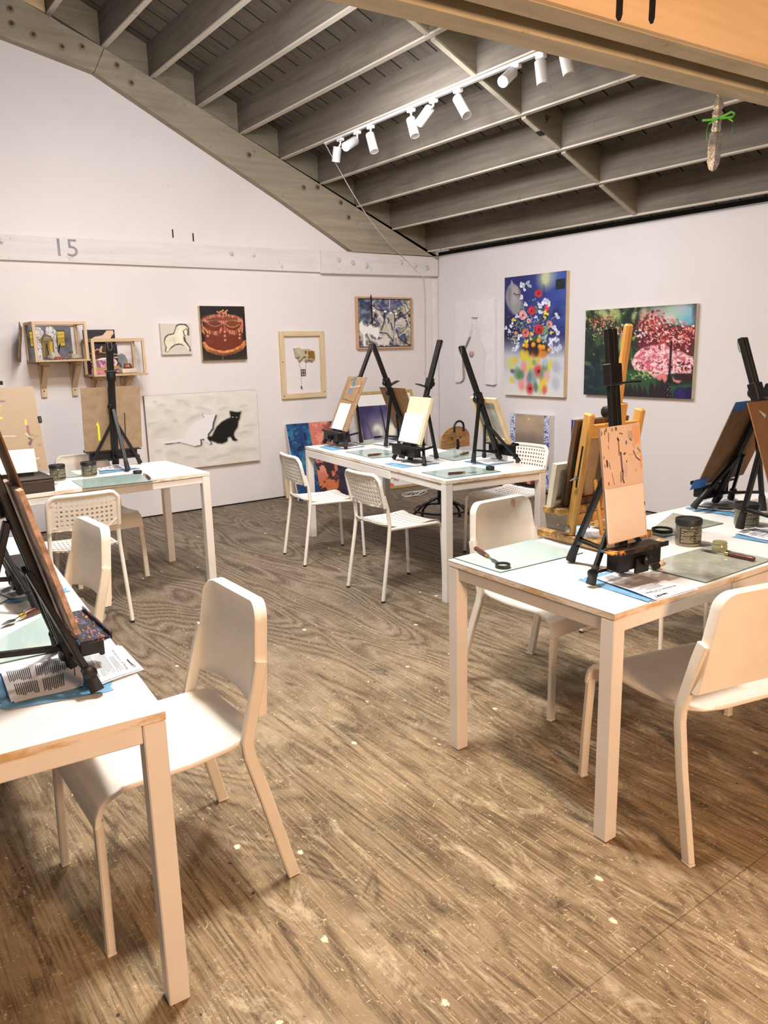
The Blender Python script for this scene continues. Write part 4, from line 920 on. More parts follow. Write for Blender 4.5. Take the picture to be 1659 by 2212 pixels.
# -- blue and white tile picture, low on the right wall
def tile_pic():
    p = Pic(120, 240, (228, 232, 242)); X, Y = p.X, p.Y
    n = fbm(240, 120, 18, 41, 3); p.put((np.abs(n-.5) < .035)*1.0, (44, 66, 160)); p.put((n > .62)*.9, (60, 84, 176)); p.put((n < .36)*.6, (120, 140, 206))
    m = ((X > .13) & (X < .87) & (Y < .56)).astype(float); g = fbm(240, 120, 6, 51)
    base = np.array([176, 156, 136])/255*(1.04-.4*np.clip((Y-.2)*2.4, 0, 1))[..., None]*(0.86+.3*g)[..., None]
    p.a = p.a*(1-m[..., None])+base*m[..., None]
    p.ell((.48, .06), .03, .03, (250, 220, 140)); p.ell((.48, .06), .14, .14, (226, 190, 140), 0, .4, 1.6); p.ell((.5, .36), .34, .16, (112, 104, 100), 0, .5, 1.2)
    m2 = ((X > .13) & (X < .87) & (Y >= .56)).astype(float); p.put(m2, (122, 54, 48)); p.put(m2*(g > .55), (60, 26, 30))
    for x, y, rot in ((.38, .62, 20), (.6, .61, -20), (.5, .72, 60), (.42, .86, 30), (.62, .85, -30), (.5, .93, 80)): p.ell((x, y), .15, .05, (226, 164, 140), rot, 1, .3)
    p.poly([(.13, .96), (.87, .96), (.87, 1), (.13, 1)], (20, 18, 22)); return p
rct = face_R((1103.4, 891.6), (1189.2, 900.6), (1182.6, 1063.2), (1101, 1040), .075)
hang('tile_picture', 'canvas bordered with blue and white tile pattern, low behind the perforated chair', rct, .075, 'R', tile_pic(), CANV)
# -- blue figure canvas standing low on the right wall
def blue_pic():
    p = Pic(90, 130, (30, 34, 62)); n = fbm(130, 90, 7, 77)
    p.put((n > .5)*.7, (40, 60, 120)); p.poly([(.0, .0), (.5, .0), (.75, .12), (.7, .26), (.35, .2), (0, .1)], (36, 50, 206)); p.poly([(.1, .02), (.6, .02), (.7, .09), (.4, .06)], (120, 130, 220)); p.line([(.38, .28), (.2, .5), (.22, .8)], .1, (92, 34, 24)); p.line([(.34, .5), (.3, .9)], .07, (24, 30, 60))
    p.poly([(.45, .28), (.9, .2), (.9, .9), (.4, .85), (.36, .6)], (206, 200, 184)); p.line([(.5, .35), (.45, .8)], .02, (120, 116, 110)); p.ell((.15, .95), .28, .14, (206, 166, 146), 0, 1, .2)
    for k in range(14): p.line([(.05+.03*k, .2+.03*k), (.02+.03*k, .5+.03*k)], .016, (70, 100, 170), .7)
    return p
hang('blue_canvas', 'canvas painted in strong blue and brown, half hidden behind the wooden easel', face_R((1235.4, 908.8), (1330, 912), (1326, 1030), (1231, 1017.7), .03), .03, 'R', blue_pic(), CANV)

# ------------------------------------------------------------------ canvases leaning on the left wall
def lean(name, label, x0, x1, h, foot, depth, pic, edge=None, ry=0.0, frame=None, cat='painting', z0=.004, **kw):
    """canvas standing on the floor: foot = distance of its lower edge from the wall"""
    w = x1-x0; t = empty(name, label, cat, ((x0+x1)/2, YW-foot, z0), ry)
    a = math.asin(min(.6, (foot-depth-.012-w/2*abs(math.sin(ry)))/h)); t.rotation_euler = (-a, 0, ry)
    if frame:
        k = frame; mb = MB()
        for c, d in (((-w/2+k/2, depth/2, h/2), (k, depth, h)), ((w/2-k/2, depth/2, h/2), (k, depth, h)), ((0, depth/2, k/2), (w-2*k, depth, k)), ((0, depth/2, h-k/2), (w-2*k, depth, k))): mb.box(c, d, bev=.002)
        mb.build('frame', edge or PINE, t); MB().box((0, depth*.6, h/2), (w-2*k, depth*.5, h-2*k)).build('backing', CANV, t)
        if pic: pic.mesh('painted_canvas', lambda u, v: (-w/2+k+u*(w-2*k), depth*.3, h-k-v*(h-2*k)), t)
    else:
        MB().add([(x, y, z) for x in (-w/2, w/2) for y in (.001, depth) for z in (0, h)], [(0, 1, 3, 2), (4, 6, 7, 5), (0, 4, 5, 1), (2, 3, 7, 6), (1, 5, 7, 3), (0, 2, 6, 4)]).build('stretcher', edge or CANV, t)
        if pic: pic.mesh('painted_canvas', lambda u, v: (-w/2+u*w, 0, h-v*h), t)
    return t
def tri_pic():
    p = Pic(170, 170, (20, 70, 120)); X, Y = p.X, p.Y; n = fbm(170, 170, 6, 91); n2 = fbm(170, 170, 14, 95)
    b = (X < .36).astype(float); p.put(b*np.clip((n-.35)*2.5, 0, 1)*(1-abs(Y-.3)*1.2), (24, 130, 186)); p.put(b*np.clip((.5-n)*4, 0, 1)*.8, (22, 44, 104)); p.put(b*(n2 > .64), (18, 30, 70)); p.put(b*np.clip((Y-.55)*3, 0, 1)*.7, (20, 44, 96)); p.put(b*(n2 < .33)*.5, (90, 150, 130))
    k = ((X >= .36) & (X < .7)).astype(float); p.put(k, (206, 120, 104)); p.put(k*np.clip((n-.46)*4, 0, 1)*.8, (120, 62, 56)); p.put(k*(n2 > .6)*.7, (236, 160, 132)); p.put(k*np.clip((Y-.4)*6, 0, 1)*(n > .52), (64, 36, 40)); p.put(k*np.clip((Y-.62)*5, 0, 1)*(n < .54)*.8, (206, 110, 62)); p.put(k*np.clip((Y-.9)*9, 0, 1)*.8, (30, 24, 30))
    d = (X >= .7).astype(float); p.put(d, (44, 36, 56)); p.put(d*np.clip((n-.5)*4, 0, 1)*.7, (70, 58, 88)); p.put(d*(n2 > .62)*.6, (24, 22, 36)); p.put(d*np.clip((.2-Y)*5, 0, 1)*.6, (96, 70, 90)); return p
lean('triptych_painting', 'tall canvas in blue, pink and dark bands leaning on the wall behind the middle table', 3.80, 4.50, .79, .33, .035, tri_pic(), CANV, R(-6))
lean('stretched_canvas', 'bare stretched canvas leaning behind the banded blue and pink canvas', 3.77, 4.3, .41, .11, .03, None, PINE, R(-1))
def glow_pic():
    p = Pic(150, 210, (240, 238, 234)); X, Y = p.X, p.Y; n = fbm(210, 150, 6, 111)
    m = ((Y > .12) & (Y < .66)).astype(float); p.put(m, (56, 48, 92)); p.put(m*np.clip((n-.45)*4, 0, 1)*.7, (92, 78, 128)); p.put(m*np.clip((X-.55)*2, 0, 1)*(Y < .35)*.5, (120, 104, 150))
    for x in (.29, .52): p.ell((x, .40), .17, .2, (190, 190, 196), 0, .7, 1.3); p.ell((x, .40), .085, .10, (250, 248, 216), 0, 1, .7)
    p.poly([(.06, .42), (.3, .38), (.34, .58), (.08, .62)], (120, 110, 150), .7, .03); p.line([(.41, .14), (.42, .66)], .03, (24, 20, 44)); p.line([(.1, .2), (.2, .64)], .02, (96, 60, 90)); p.line([(.2, .54), (.9, .46)], .06, (60, 50, 84), .8)
    r = random.Random(4)
    for k in range(60): p.ell((r.gauss(.6, .14), r.gauss(.86, .045)), .05, .035, r.choice(((206, 70, 90), (232, 110, 80), (236, 150, 160), (60, 44, 50), (120, 40, 70), (240, 190, 196))), r.uniform(0, 180), 1, .2)
    for x, y in ((.72, .82), (.86, .80), (.58, .87)): p.ell((x, y), .06, .04, (226, 110, 130)); p.ell((x, y), .03, .02, (250, 170, 150))
    p.line([(.4, .94), (.5, .82)], .012, (50, 44, 44)); p.line([(.5, .93), (.66, .8)], .012, (50, 44, 44)); return p
lean('framed_print', 'gold framed print of two glowing lights and flowers, leaning near the corner', 4.62, 5.38, 1.085, .43, .035, glow_pic(), wood('gilt_frame', (196, 166, 110), (168, 136, 80), 2, 30), R(-5), frame=.03)

# ------------------------------------------------------------------ two wooden display boxes on brackets
SHP = wood('box_pine', (216, 190, 156), (190, 160, 124), 0, 30); SHPZ = wood('box_pine_upright', (222, 198, 164), (196, 168, 132), 2, 30); SHPY = wood('box_pine_deep', (206, 178, 142), (180, 148, 112), 1, 30)
def diorama1():
    p = Pic(140, 100, (96, 98, 110), [(215, 110), (800, 110), (830, 540), (240, 540)]); n = fbm(100, 140, 9, 201); p.put(np.clip((n-.45)*3, 0, 1)*.4, (130, 130, 140)); p.put(np.clip((.45-n)*3, 0, 1)*.4, (66, 68, 80))
    for a, b in ((245, 325), (615, 715)):
        p.poly([(a-8, 165), (b+8, 165), (b+22, 372), (a+6, 372)], (84, 66, 30)); p.poly([(a+4, 185), (b-2, 185), (b+8, 355), (a+14, 355)], (206, 182, 60))
        for k in range(7): p.line([(a+8+k*2, 200+k*23), (b-8, 190+k*24)], 10, (150, 124, 30) if k % 2 else (232, 214, 110), .7)
    p.poly([(300, 170), (340, 120), (410, 140), (440, 200), (400, 260), (410, 525), (350, 525), (335, 300)], (222, 220, 222)); p.poly([(460, 180), (480, 125), (550, 120), (610, 180), (600, 300), (625, 500), (575, 500), (560, 280), (470, 230)], (222, 220, 222))
    n2 = fbm(100, 140, 26, 207, 2); wht = ((p.a.mean(2) > .82)).astype(float); p.put(wht*(np.abs(n2-.5) < .045), (90, 90, 98))
    p.poly([(398, 290), (420, 240), (475, 218), (530, 235), (555, 290), (565, 500), (415, 505)], (110, 88, 40)); p.poly([(415, 295), (440, 250), (475, 238), (520, 252), (540, 295)], (160, 144, 120)); p.poly([(415, 300), (545, 300), (555, 490), (425, 495)], (150, 128, 60))
    for k in range(8): p.line([(440+k*8, 300), (446+k*7, 490)], 4, (96, 84, 60))
    p.poly([(505, 300), (548, 300), (556, 480), (520, 440)], (206, 176, 50)); return p
def box_frame(name, label, x0, x1, z0, z1, depth, pic, cat='display box'):
    """open box with thin bars, back board and floor; local origin at the back lower left"""
    w, h = x1-x0, z1-z0; t = empty(name, label, cat, (x0, YW-.002, z0)); k = .024; D = depth
    MB().box((w/2, -D/2, .008), (w+.01, D+.03, .016), bev=.002).build('base_board', SHPY, t)
    for nm, c, d, mt in (('front_post', (k/2, -D+k/2, h/2), (k, k, h), SHPZ), ('front_post', (w-k/2, -D+k/2, h/2), (k, k, h), SHPZ), ('back_post', (k/2, -k/2, h/2), (k, k, h), SHPZ), ('back_post', (w-k/2, -k/2, h/2), (k, k, h), SHPZ),
                         ('front_rail', (w/2, -D+k/2, h-k/2), (w-2*k, k, k), SHP), ('back_rail', (w/2, -k/2, h-k/2), (w-2*k, k, k), SHP), ('side_rail', (k/2, -D/2, h-k/2), (k, D-2*k, k), SHPY), ('side_rail', (w-k/2, -D/2, h-k/2), (k, D-2*k, k), SHPY)):
        MB().box(c, d, bev=.0015).build(nm, mt, t)
    if pic: pic.mesh('painted_backdrop', lambda u, v: (k*.5+u*(w*.82), -.05, h-k-v*(h-.03)), t)
    return t
GL = plain('clear_pane', (236, 240, 238), .05, trans=.95)
def bracket(label, x, ztop, zbot, tall):
    t = empty('shelf_bracket', label, 'bracket', (x, YW-.002, zbot))
    H = ztop-zbot-.003; MB().box((0, -.012, H/2), (.045, .024, H), bev=.002).build('wall_batten', SHPZ, t); MB().box((0, -.12, H-.012), (.045, .24, .024), bev=.002).build('arm', SHPY, t)
    MB().bar((0, -.02, H*.28), (0, -.21, H-.03), .04, .022).build('strut', SHPZ, t)
    MB().lathe([(.006, 0), (.003, .002)], 10, (0, -.024, .05), Matrix.Rotation(R(90), 3, 'X')).build('screw_hole', ABLK, t)
b1 = (1.465, 1.885, 1.447, 1.765); b2 = (1.905, 2.352, 1.315, 1.625)
box_frame('display_box', 'open wooden display box holding a painted stone archway scene', *b1, .30, diorama1())
bracket('wooden bracket under the archway box, nearer the left edge', 1.565, b1[2], 1.155, True); bracket('wooden bracket under the archway box, nearer the right box', 1.815, b1[2], 1.155, True)
tb2 = box_frame('display_box', 'open wooden display box holding an oval painting, partly behind a black easel', *b2, .28, None); tb2.location.y -= .03
bracket('wooden bracket left under the lower display box', 1.985, b2[2], 1.10, True); bracket('wooden bracket right under the lower display box', 2.235, b2[2], 1.10, True)
# the things inside and behind the boxes
def dark_pic():
    q = [(822, 180), (1245, 178), (1400, 740), (870, 740)]; p = Pic(100, 120, (30, 28, 36)); n = fbm(120, 100, 8, 301)
    p.put(np.clip((n-.5)*4, 0, 1)*.6, (70, 58, 54)); p.poly([(.2, .22), (.35, .16), (.6, .13), (.75, .02), (.95, .02), (.97, .1), (.9, .13), (.85, .2), (.3, .26)], (226, 196, 170)); p.put(np.clip((p.Y-.6)*4, 0, 1)*.9, (206, 150, 160)); p.put(np.clip((p.Y-.6)*4, 0, 1)*(n > .52)*.8, (150, 70, 96)); return p
Dk = lambda x, y, o: on(30+x/5.53, 680+y/5.53, 1, YW-o)
a_, b_ = Dk(822, 180, .02), Dk(1250, 720, .02)
hang('dark_painting', 'dark painting with a cream animal shape, on the wall behind the lower display box', (a_.x, b_.x, 1.335, a_.z), .02, 'L', dark_pic(), ABLK)
def oval_panel():
    p = Pic(110, 120, (70, 44, 22)); n = fbm(120, 110, 8, 311)
    p.put((p.Y < .3)*1.0, (18, 22, 52)); p.poly([(.0, .22), (.25, .12), (.4, .2), (.5, .06), (.6, .02), (.68, .12), (.62, .26), (1, .3), (1, .5), (0, .48)], (74, 46, 22)); p.poly([(.36, .14), (.42, .05), (.48, .04), (.42, .26), (.34, .28)], (206, 170, 120)); p.line([(.0, .3), (.3, .14), (.45, .26), (1, .34)], .03, (240, 236, 230)); p.line([(0, .58), (.4, .46), (1, .44)], .04, (240, 236, 230))
    p.ell((.5, .66), .46, .22, (240, 236, 230), -8, 1, .05); p.ell((.5, .66), .42, .18, (206, 160, 180), -8, 1, .05); p.put(((n > .52) & (np.abs(p.Y-.66) < .14) & (np.abs(p.X-.5) < .38))*.8, (120, 60, 100)); p.ell((.7, .62), .14, .1, (206, 90, 110), 0, .8, .5)
    p.poly([(0, .8), (1, .72), (1, .84), (0, .92)], (180, 140, 90)); p.put((p.Y > .88)*(n > .45), (206, 130, 150)); return p
t = empty('oval_panel', 'cut wooden panel with a pink oval painting standing inside the lower box', 'panel', (b2[0]+.15, YW-.13, b2[2]+.0165)); w, h = .235, .245
MB().box((0, .008, h/2), (w, .012, h)).build('board', ABLK, t); oval_panel().mesh('painted_face', lambda u, v: (-w/2+u*w, .0005, h-v*h), t)
mir = plain('mirror_card', (206, 214, 226), .12, .6)
o = MB().prism([(0, .10), (.02, .155), (.05, .17), (.085, .15), (.1, .10), (.085, .04), (.11, 0), (.0, 0), (.045, .06), (.03, .09)], 0, .004, lambda u, v, d: (u, d, v)).build('mirror_cutout', mir, loc=(b2[1]-.175, YW-.06, b2[2]+.0165)); tag(o, 'shiny cut-out shape leaning in the right end of the lower display box', 'ornament')
stone = plain('grey_stone', (196, 188, 172), .7, c2=(140, 134, 122), scale=60)
def lump(name, label, cat, loc, d, mat, seed, parts=None):
    r = random.Random(seed); mb = MB(); ph = [r.uniform(0, 6) for _ in range(6)]
    def f(u, v):
        a, b = 2*PI*u, PI*v; k = 1+.12*math.sin(3*a+ph[0])*math.sin(b)+.09*math.sin(5*b+ph[1])+.06*math.sin(7*a+ph[2])
        return (d[0]/2*k*math.sin(b)*math.cos(a), d[1]/2*k*math.sin(b)*math.sin(a), max(0, d[2]*.4+d[2]*.6*k*math.cos(b)))
    return tag(mb.grid(26, 15, f).build(name, mat, smooth=60, loc=loc), label, cat)
zb = b1[2]+.0165
lump('pebble', 'pale rounded stone in front of the painted archway', 'stone', (b1[0]+.165, YW-.21, zb), (.1, .06, .06), stone, 1)
lump('pebble', 'flat grey stone behind the little spool in the archway box', 'stone', (b1[0]+.335, YW-.17, zb), (.12, .05, .04), stone, 2)
lump('clay_lump', 'reddish lump lying below the pale stone in the archway box', 'lump', (b1[0]+.185, YW-.265, zb), (.07, .03, .025), plain('red_clay', (150, 84, 62), .6), 3)
o = MB().lathe([(.022, 0), (.02, .004), (.007, .01), (.006, .05), (.02, .058), (.024, .062), (0, .063)], 18).build('wooden_spool', plain('olive_brass', (136, 118, 70), .4), smooth=50, loc=(b1[0]+.29, YW-.24, zb)); tag(o, 'small olive spool standing in the archway box', 'spool')
for i, (dx, lb) in enumerate(((.135, 'thin black stick leaning left on the painted arch'), (.205, 'thin black stick leaning right on the painted arch'))):
    o = MB().bar((dx, -.16, 0), (dx+(.012 if i == 0 else .05), -.08, .1), .007, .007).build('black_stick', ABLK, loc=(b1[0], YW, zb+.03)); tag(o, lb, 'stick')
lump('clay_lump', 'copper brown lump on the pale block in the lower box', 'lump', (b2[1]-.125, YW-.20, b2[2]+.0565), (.07, .05, .045), plain('copper_clay', (134, 72, 44), .4, .2), 5)
o = MB().box((0, 0, .02), (.13, .07, .04), bev=.008).build('plaster_block', plain('plaster', (226, 216, 196), .7), loc=(b2[1]-.12, YW-.20, b2[2]+.0165)); tag(o, 'pale plaster block on the floor of the lower display box', 'block')
BAG = plain('brown_leather', (150, 122, 96), .6, c2=(84, 66, 54), scale=30)
o = MB().grid(14, 12, lambda u, v: (-.075*(1-v*.25)-.055+u*.07+.02*v, -.3+.28*u, .01+.30*v-.03*u*v+.01*math.sin(9*v+4*u))).build('hanging_paper_strip', BAG, smooth=40, loc=(b1[0], YW, b1[2]), solid=.008); tag(o, 'creased brown strip fixed to the left side of the archway box', 'strip')
# ------------------------------------------------------------------ black table easels, their boards and panels
BE = plain('black_easel_metal', (13, 12, 13), .42, .0, var=.2, c2=(24, 23, 24), scale=30, spec=.35)
BEG = plain('black_easel_groove', (7, 7, 8), .6)
STEEL = plain('bright_wire', (190, 188, 184), .3, .9)
def rotx(t): return Matrix.Rotation(-t, 3, 'X')
class Easel:
    """local: x right for the painter, y to the back, z up; origin midway between the front feet"""
    def __init__(s, label, loc, yaw, w=.34, D=.235, tilt=20, H=.78, clamp=.52, hinge=.25, ledge=.26, ledge_mat=None, lip=True, y0=.0, lift=0.0, boxw=.86):
        s.t = R(tilt); s.loc = Vector((loc[0], loc[1], T+lift)); s.rz = R(yaw-90); s.y0 = y0
        t = s.root = empty('table_easel', label, 'easel', s.loc, s.rz)
        M = lambda u, d=0.0, x=0.0: s.m(u, d, x)
        L = H/math.cos(s.t)
        mb = MB(); mb.bar(M(.02, .006, -.0115), M(L, .006, -.0115), .0205, .02, up=(0, -1, 0), bev=.002); mb.bar(M(.02, .006, .0115), M(L, .006, .0115), .0205, .02, up=(0, -1, 0), bev=.002)
        mb.bar(M(.022, .012), M(L-.002, .012), .01, .012, up=(0, -1, 0))
        ms = mb.build('mast', BE, t)
        MB().tube([M(L-.002, .02, -.012), M(L-.03, .026, -.012), M(L-.05, .028, -.004), M(L-.05, .028, .008), M(L-.03, .026, .014), M(L-.002, .02, .014)], .0016, 6).build('hanging_wire', STEEL, ms)
        # sliding clamp that holds the top of a board
        mb = MB(); c = clamp/math.cos(s.t); 
        mb.bar(M(c-.035, .006), M(c+.035, .006), .056, .034, up=(0, -1, 0), bev=.003)
        if lip: mb.bar(M(c-.03, -.012, 0), M(c-.03, -.085, 0), .05, .006, up=(0, 0, 1))
        cl = mb.build('clamp', BE, t)
        MB().lathe([(.018, 0), (.02, .006), (.02, .014), (.014, .02)], 14, M(c, .02, .006), Matrix.Rotation(R(-90), 3, 'X')).build('knob', BE, cl, smooth=40)
        # ledge box
        led = MB(); zl = .112
        a, b = s.m(zl/math.cos(s.t), -.012), None
        led.box((0, s.my(.085)-.045, .080), (ledge*boxw, .05, .06), bev=.004)
        le = led.build('ledge_box', BE, t)
        sh = MB().box((0, s.my(.11)-.045, .1115), (ledge, .075, .007), bev=.001); sh.box((0, s.my(.11)-.084, .116), (ledge, .004, .016))
        lo = sh.build('ledge', ledge_mat or BE, t)
        MB().box((0, s.my(.07)-.074, .062), (.06, .012, .05), bev=.002).build('ledge_bracket', BE, t)
        MB().lathe([(.016, 0), (.018, .005), (.018, .013), (.012, .018)], 14, (0.008, s.my(.07)-.08, .078), Matrix.Rotation(R(90), 3, 'X')).build('knob', BE, t, smooth=40)
        hz = hinge/math.cos(s.t)
        for sg in (-1, 1):
            A = M(hz, .02, sg*.02); B = Vector((sg*w/2, 0, .016))
            lg = MB().bar(A, B, .019, .014, up=(0, 1, 0), bev=.002).build('leg', BE, t)
            d = (B-A).normalized(); MB().tube([B-d*.055, B-d*.02, B+Vector((0, 0, -.006))], [.012, .0145, .0165], 10).build('rubber_foot', RUB, lg, smooth=40)
        # rod between the front legs
        q = .16; P1 = M(hz, .02, -.02).lerp(Vector((-w/2, 0, .012)), 1-q); P2 = M(hz, .02, .02).lerp(Vector((w/2, 0, .012)), 1-q)
        MB().tube([P1, P2], .005, 8).build('spreader_rod', BE, t)
        k = MB().lathe([(.011, -.012), (.019, -.008), (.019, .008), (.011, .012)], 12, (P1+P2)/2+Vector((0, .012, 0)), Matrix.Rotation(R(90), 3, 'X')).build('knob', BE, t, smooth=40)
        MB().lathe([(.010, -.010), (.016, -.007), (.016, .007), (.010, .010)], 12, P1+Vector((-.012, -.004, 0)), Matrix.Rotation(R(90), 3, 'Y')).build('knob', BE, t, smooth=40)
        A = M(.40/math.cos(s.t), .018); B = Vector((0, D, .016))
        rl = MB().bar(A, B, .024, .016, up=(0, 1, 0), bev=.002).build('rear_leg', BE, t)
        d = (B-A).normalized(); MB().tube([B-d*.06, B-d*.02, B+Vector((0, 0, -.006))], [.014, .016, .018], 10).build('rubber_foot', RUB, rl, smooth=40)
        MB().lathe([(.012, 0), (.02, .006), (.02, .016), (.013, .022)], 14, M(.42/math.cos(s.t), .02, .012), Matrix.Rotation(R(70), 3, 'Y')).build('knob', BE, t, smooth=40)
        p = A.lerp(B, .80); MB().bar(p, M(.075, .014), .018, .012, bev=.001).build('brace', BE, t)
    def my(s, z): return s.y0+z*math.tan(s.t)
    def m(s, u, d=0.0, x=0.0):
        """point u along the mast from the table, d behind its face"""
        return Vector((x, s.y0+u*math.sin(s.t)+d*math.cos(s.t), u*math.cos(s.t)-d*math.sin(s.t)))
    def thing(s, o):
        o.location = s.loc; o.rotation_euler = (0, 0, s.rz); return o
    def sheet(s, name, label, cat, w, h, thick, mat, u0=.127, x=0.0, d=-.014, roll=0.0, pic=None, back=None, frame=None, group=None):
        """board standing on the ledge, leaning on the mast"""
        t = empty(name, label, cat, s.loc, s.rz, group); c, sn = math.cos(R(roll)), math.sin(R(roll))
        # the lower edge stays on the ledge
        lift = abs(sn)*w/2
        def P(a, b, q):                         # a across, b up, q depth
            return s.m(u0+lift+b*c+a*sn, d-q, x+a*c-b*sn)
        def slab(a0, a1, b0, b1, q0, q1): return [P(a, b, q) for a in (a0, a1) for b in (b0, b1) for q in (q0, q1)]
        F = [(0, 1, 3, 2), (4, 6, 7, 5), (0, 4, 5, 1), (2, 3, 7, 6), (0, 2, 6, 4), (1, 5, 7, 3)]
        if frame:
            k = frame; mb = MB()
            for a0, a1, b0, b1 in ((-w/2, -w/2+k, 0, h), (w/2-k, w/2, 0, h), (-w/2+k, w/2-k, 0, k), (-w/2+k, w/2-k, h-k, h)): mb.add(slab(a0, a1, b0, b1, 0, thick), F)
            mb.build('stretcher_frame', mat, t); MB().add(slab(-w/2, w/2, 0, h, thick, thick+.002), F).build('canvas', back or CANV, t)
        else:
            MB().add(slab(-w/2, w/2, 0, h, 0, thick), F).build('board', mat, t)
        if pic: pic.mesh('painted_face', lambda u, v: P(-w/2+u*w, h-v*h, thick+.0012), t)
        s.P = P; return t
KRAFT = plain('brown_cardboard', (156, 131, 103), .8, var=.06, scale=20)
KRAFTD = plain('dark_cardboard', (134, 96, 58), .8, var=.08, scale=20)
PANEL = wood('birch_panel', (234, 218, 184), (222, 202, 164), 2, 16)
WPAN = plain('primed_panel', (240, 238, 236), .6, var=.015)
PINKP = plain('primed_panel_warm', (244, 232, 220), .6, var=.015)
def scuffs(p, n, cols, r, w=.006, ln=.06):
    for _ in range(n):
        x, y = r.uniform(.03, .97), r.uniform(.03, .97); a = r.gauss(PI/2, .5); l = r.uniform(.01, ln)
        p.line([(x, y), (x+l*math.cos(a)*.5, y+l*math.sin(a))], w*r.uniform(.5, 1.6), r.choice(cols), r.uniform(.5, 1))
def pink_board():
    p = Pic(150, 290, (232, 204, 184), [(570, 350), (1185, 280), (1318, 1455), (700, 1610)]); r = random.Random(21); n = fbm(290, 150, 8, 401)
    p.put(np.clip((n-.5)*3, 0, 1)*.25, (214, 184, 164)); p.poly([(1070, 310), (1180, 300), (1200, 470), (1100, 520)], (232, 166, 116), .7, .02); p.poly([(1200, 600), (1225, 600), (1235, 760), (1200, 740)], (230, 150, 90), .6, .02)
    K = (26, 24, 26)
    for pts, w in (([(600, 380), (595, 420)], 12), ([(650, 370), (645, 410)], 12), ([(670, 350), (672, 380)], 16), ([(706, 395), (712, 490)], 10), ([(705, 530), (708, 560)], 8), ([(680, 690), (688, 745)], 26), ([(715, 705), (735, 770)], 8), ([(645, 730), (650, 760)], 8), ([(630, 640), (632, 670)], 8), ([(760, 820), (800, 940)], 6), ([(705, 920), (712, 945)], 14), ([(850, 450), (866, 470)], 26), ([(862, 480), (875, 620)], 12), ([(900, 600), (925, 790)], 26), ([(935, 790), (930, 870), (950, 910)], 20), ([(900, 800), (905, 905)], 12), ([(880, 395), (925, 400)], 10), ([(1095, 575), (1140, 640), (1195, 668)], 14), ([(1155, 540), (1200, 578)], 10), ([(1040, 450), (1065, 465)], 14), ([(950, 610), (970, 600)], 20), ([(990, 680), (992, 692)], 14), ([(1215, 1125), (1280, 1112)], 26), ([(1240, 1145), (1280, 1135)], 8), ([(1225, 1235), (1290, 1220)], 5)):
        p.line(pts, w, K)
    p.line([(865, 500), (880, 600)], 18, (130, 116, 50), .8); p.line([(905, 620), (925, 760)], 12, (150, 160, 160), .8); p.ell((825, 350), 14, 22, (70, 100, 50)); p.ell((765, 360), 16, 20, (150, 140, 100), 0, .7)
    p.ell((975, 790), 26, 70, (206, 180, 196), 5, .8, .8); p.ell((985, 490), 10, 22, (70, 74, 110)); p.line([(1030, 615), (1200, 590)], 9, (196, 172, 80), .9); p.line([(1135, 760), (1140, 780)], 12, (150, 130, 180)); p.line([(1080, 500), (1110, 550)], 10, (150, 140, 170), .7)
    for k in range(6): p.line([(1010+k*12, 370), (1018+k*13, 450)], 4, (90, 80, 96), .8)
    p.ell((1205, 1235), 50, 8, (200, 150, 110)); scuffs(p, 40, [(60, 54, 50), (200, 170, 140), (110, 90, 80)], r, .005, .04); p.ell((585, 370), 20, 20, (200, 196, 190)); return p
def brown_board():
    p = Pic(100, 130, (160, 128, 92)); r = random.Random(23); n = fbm(130, 100, 10, 411); p.put(np.clip((n-.5)*4, 0, 1)*.25, (126, 98, 68)); D = (84, 44, 34)
    for pts in ([(.1, .1), (.12, .4)], [(.12, .42), (.8, .47)], [(.85, .1), (.82, .46)], [(.2, .06), (.5, .05)], [(.2, .5), (.18, .62)], [(.45, .5), (.8, .53)], [(.78, .52), (.72, .62)], [(.85, .1), (.9, .3)]): p.line(pts, .022, D, .85)
    p.line([(.42, .0), (.46, .16)], .1, (30, 110, 140)); p.line([(.46, .16), (.40, .30)], .09, (48, 130, 200)); p.line([(.3, .18), (.4, .2), (.85, .16)], .018, (236, 236, 240)); p.line([(.8, .12), (.92, .1)], .03, (90, 110, 160), .7); scuffs(p, 26, [(236, 230, 220), (100, 60, 44), (220, 216, 210)], r, .014, .03); return p
def buff_board(seed, marks):
    p = Pic(110, 150, (170, 142, 108)); r = random.Random(seed); n = fbm(150, 110, 9, 421+seed); p.put(np.clip((n-.5)*4, 0, 1)*.2, (146, 120, 90))
    for pts, w, c in marks: p.line(pts, w, c, .95)
    scuffs(p, 20, [(120, 96, 70), (190, 166, 134), (96, 80, 64)], r, .012, .05); return p
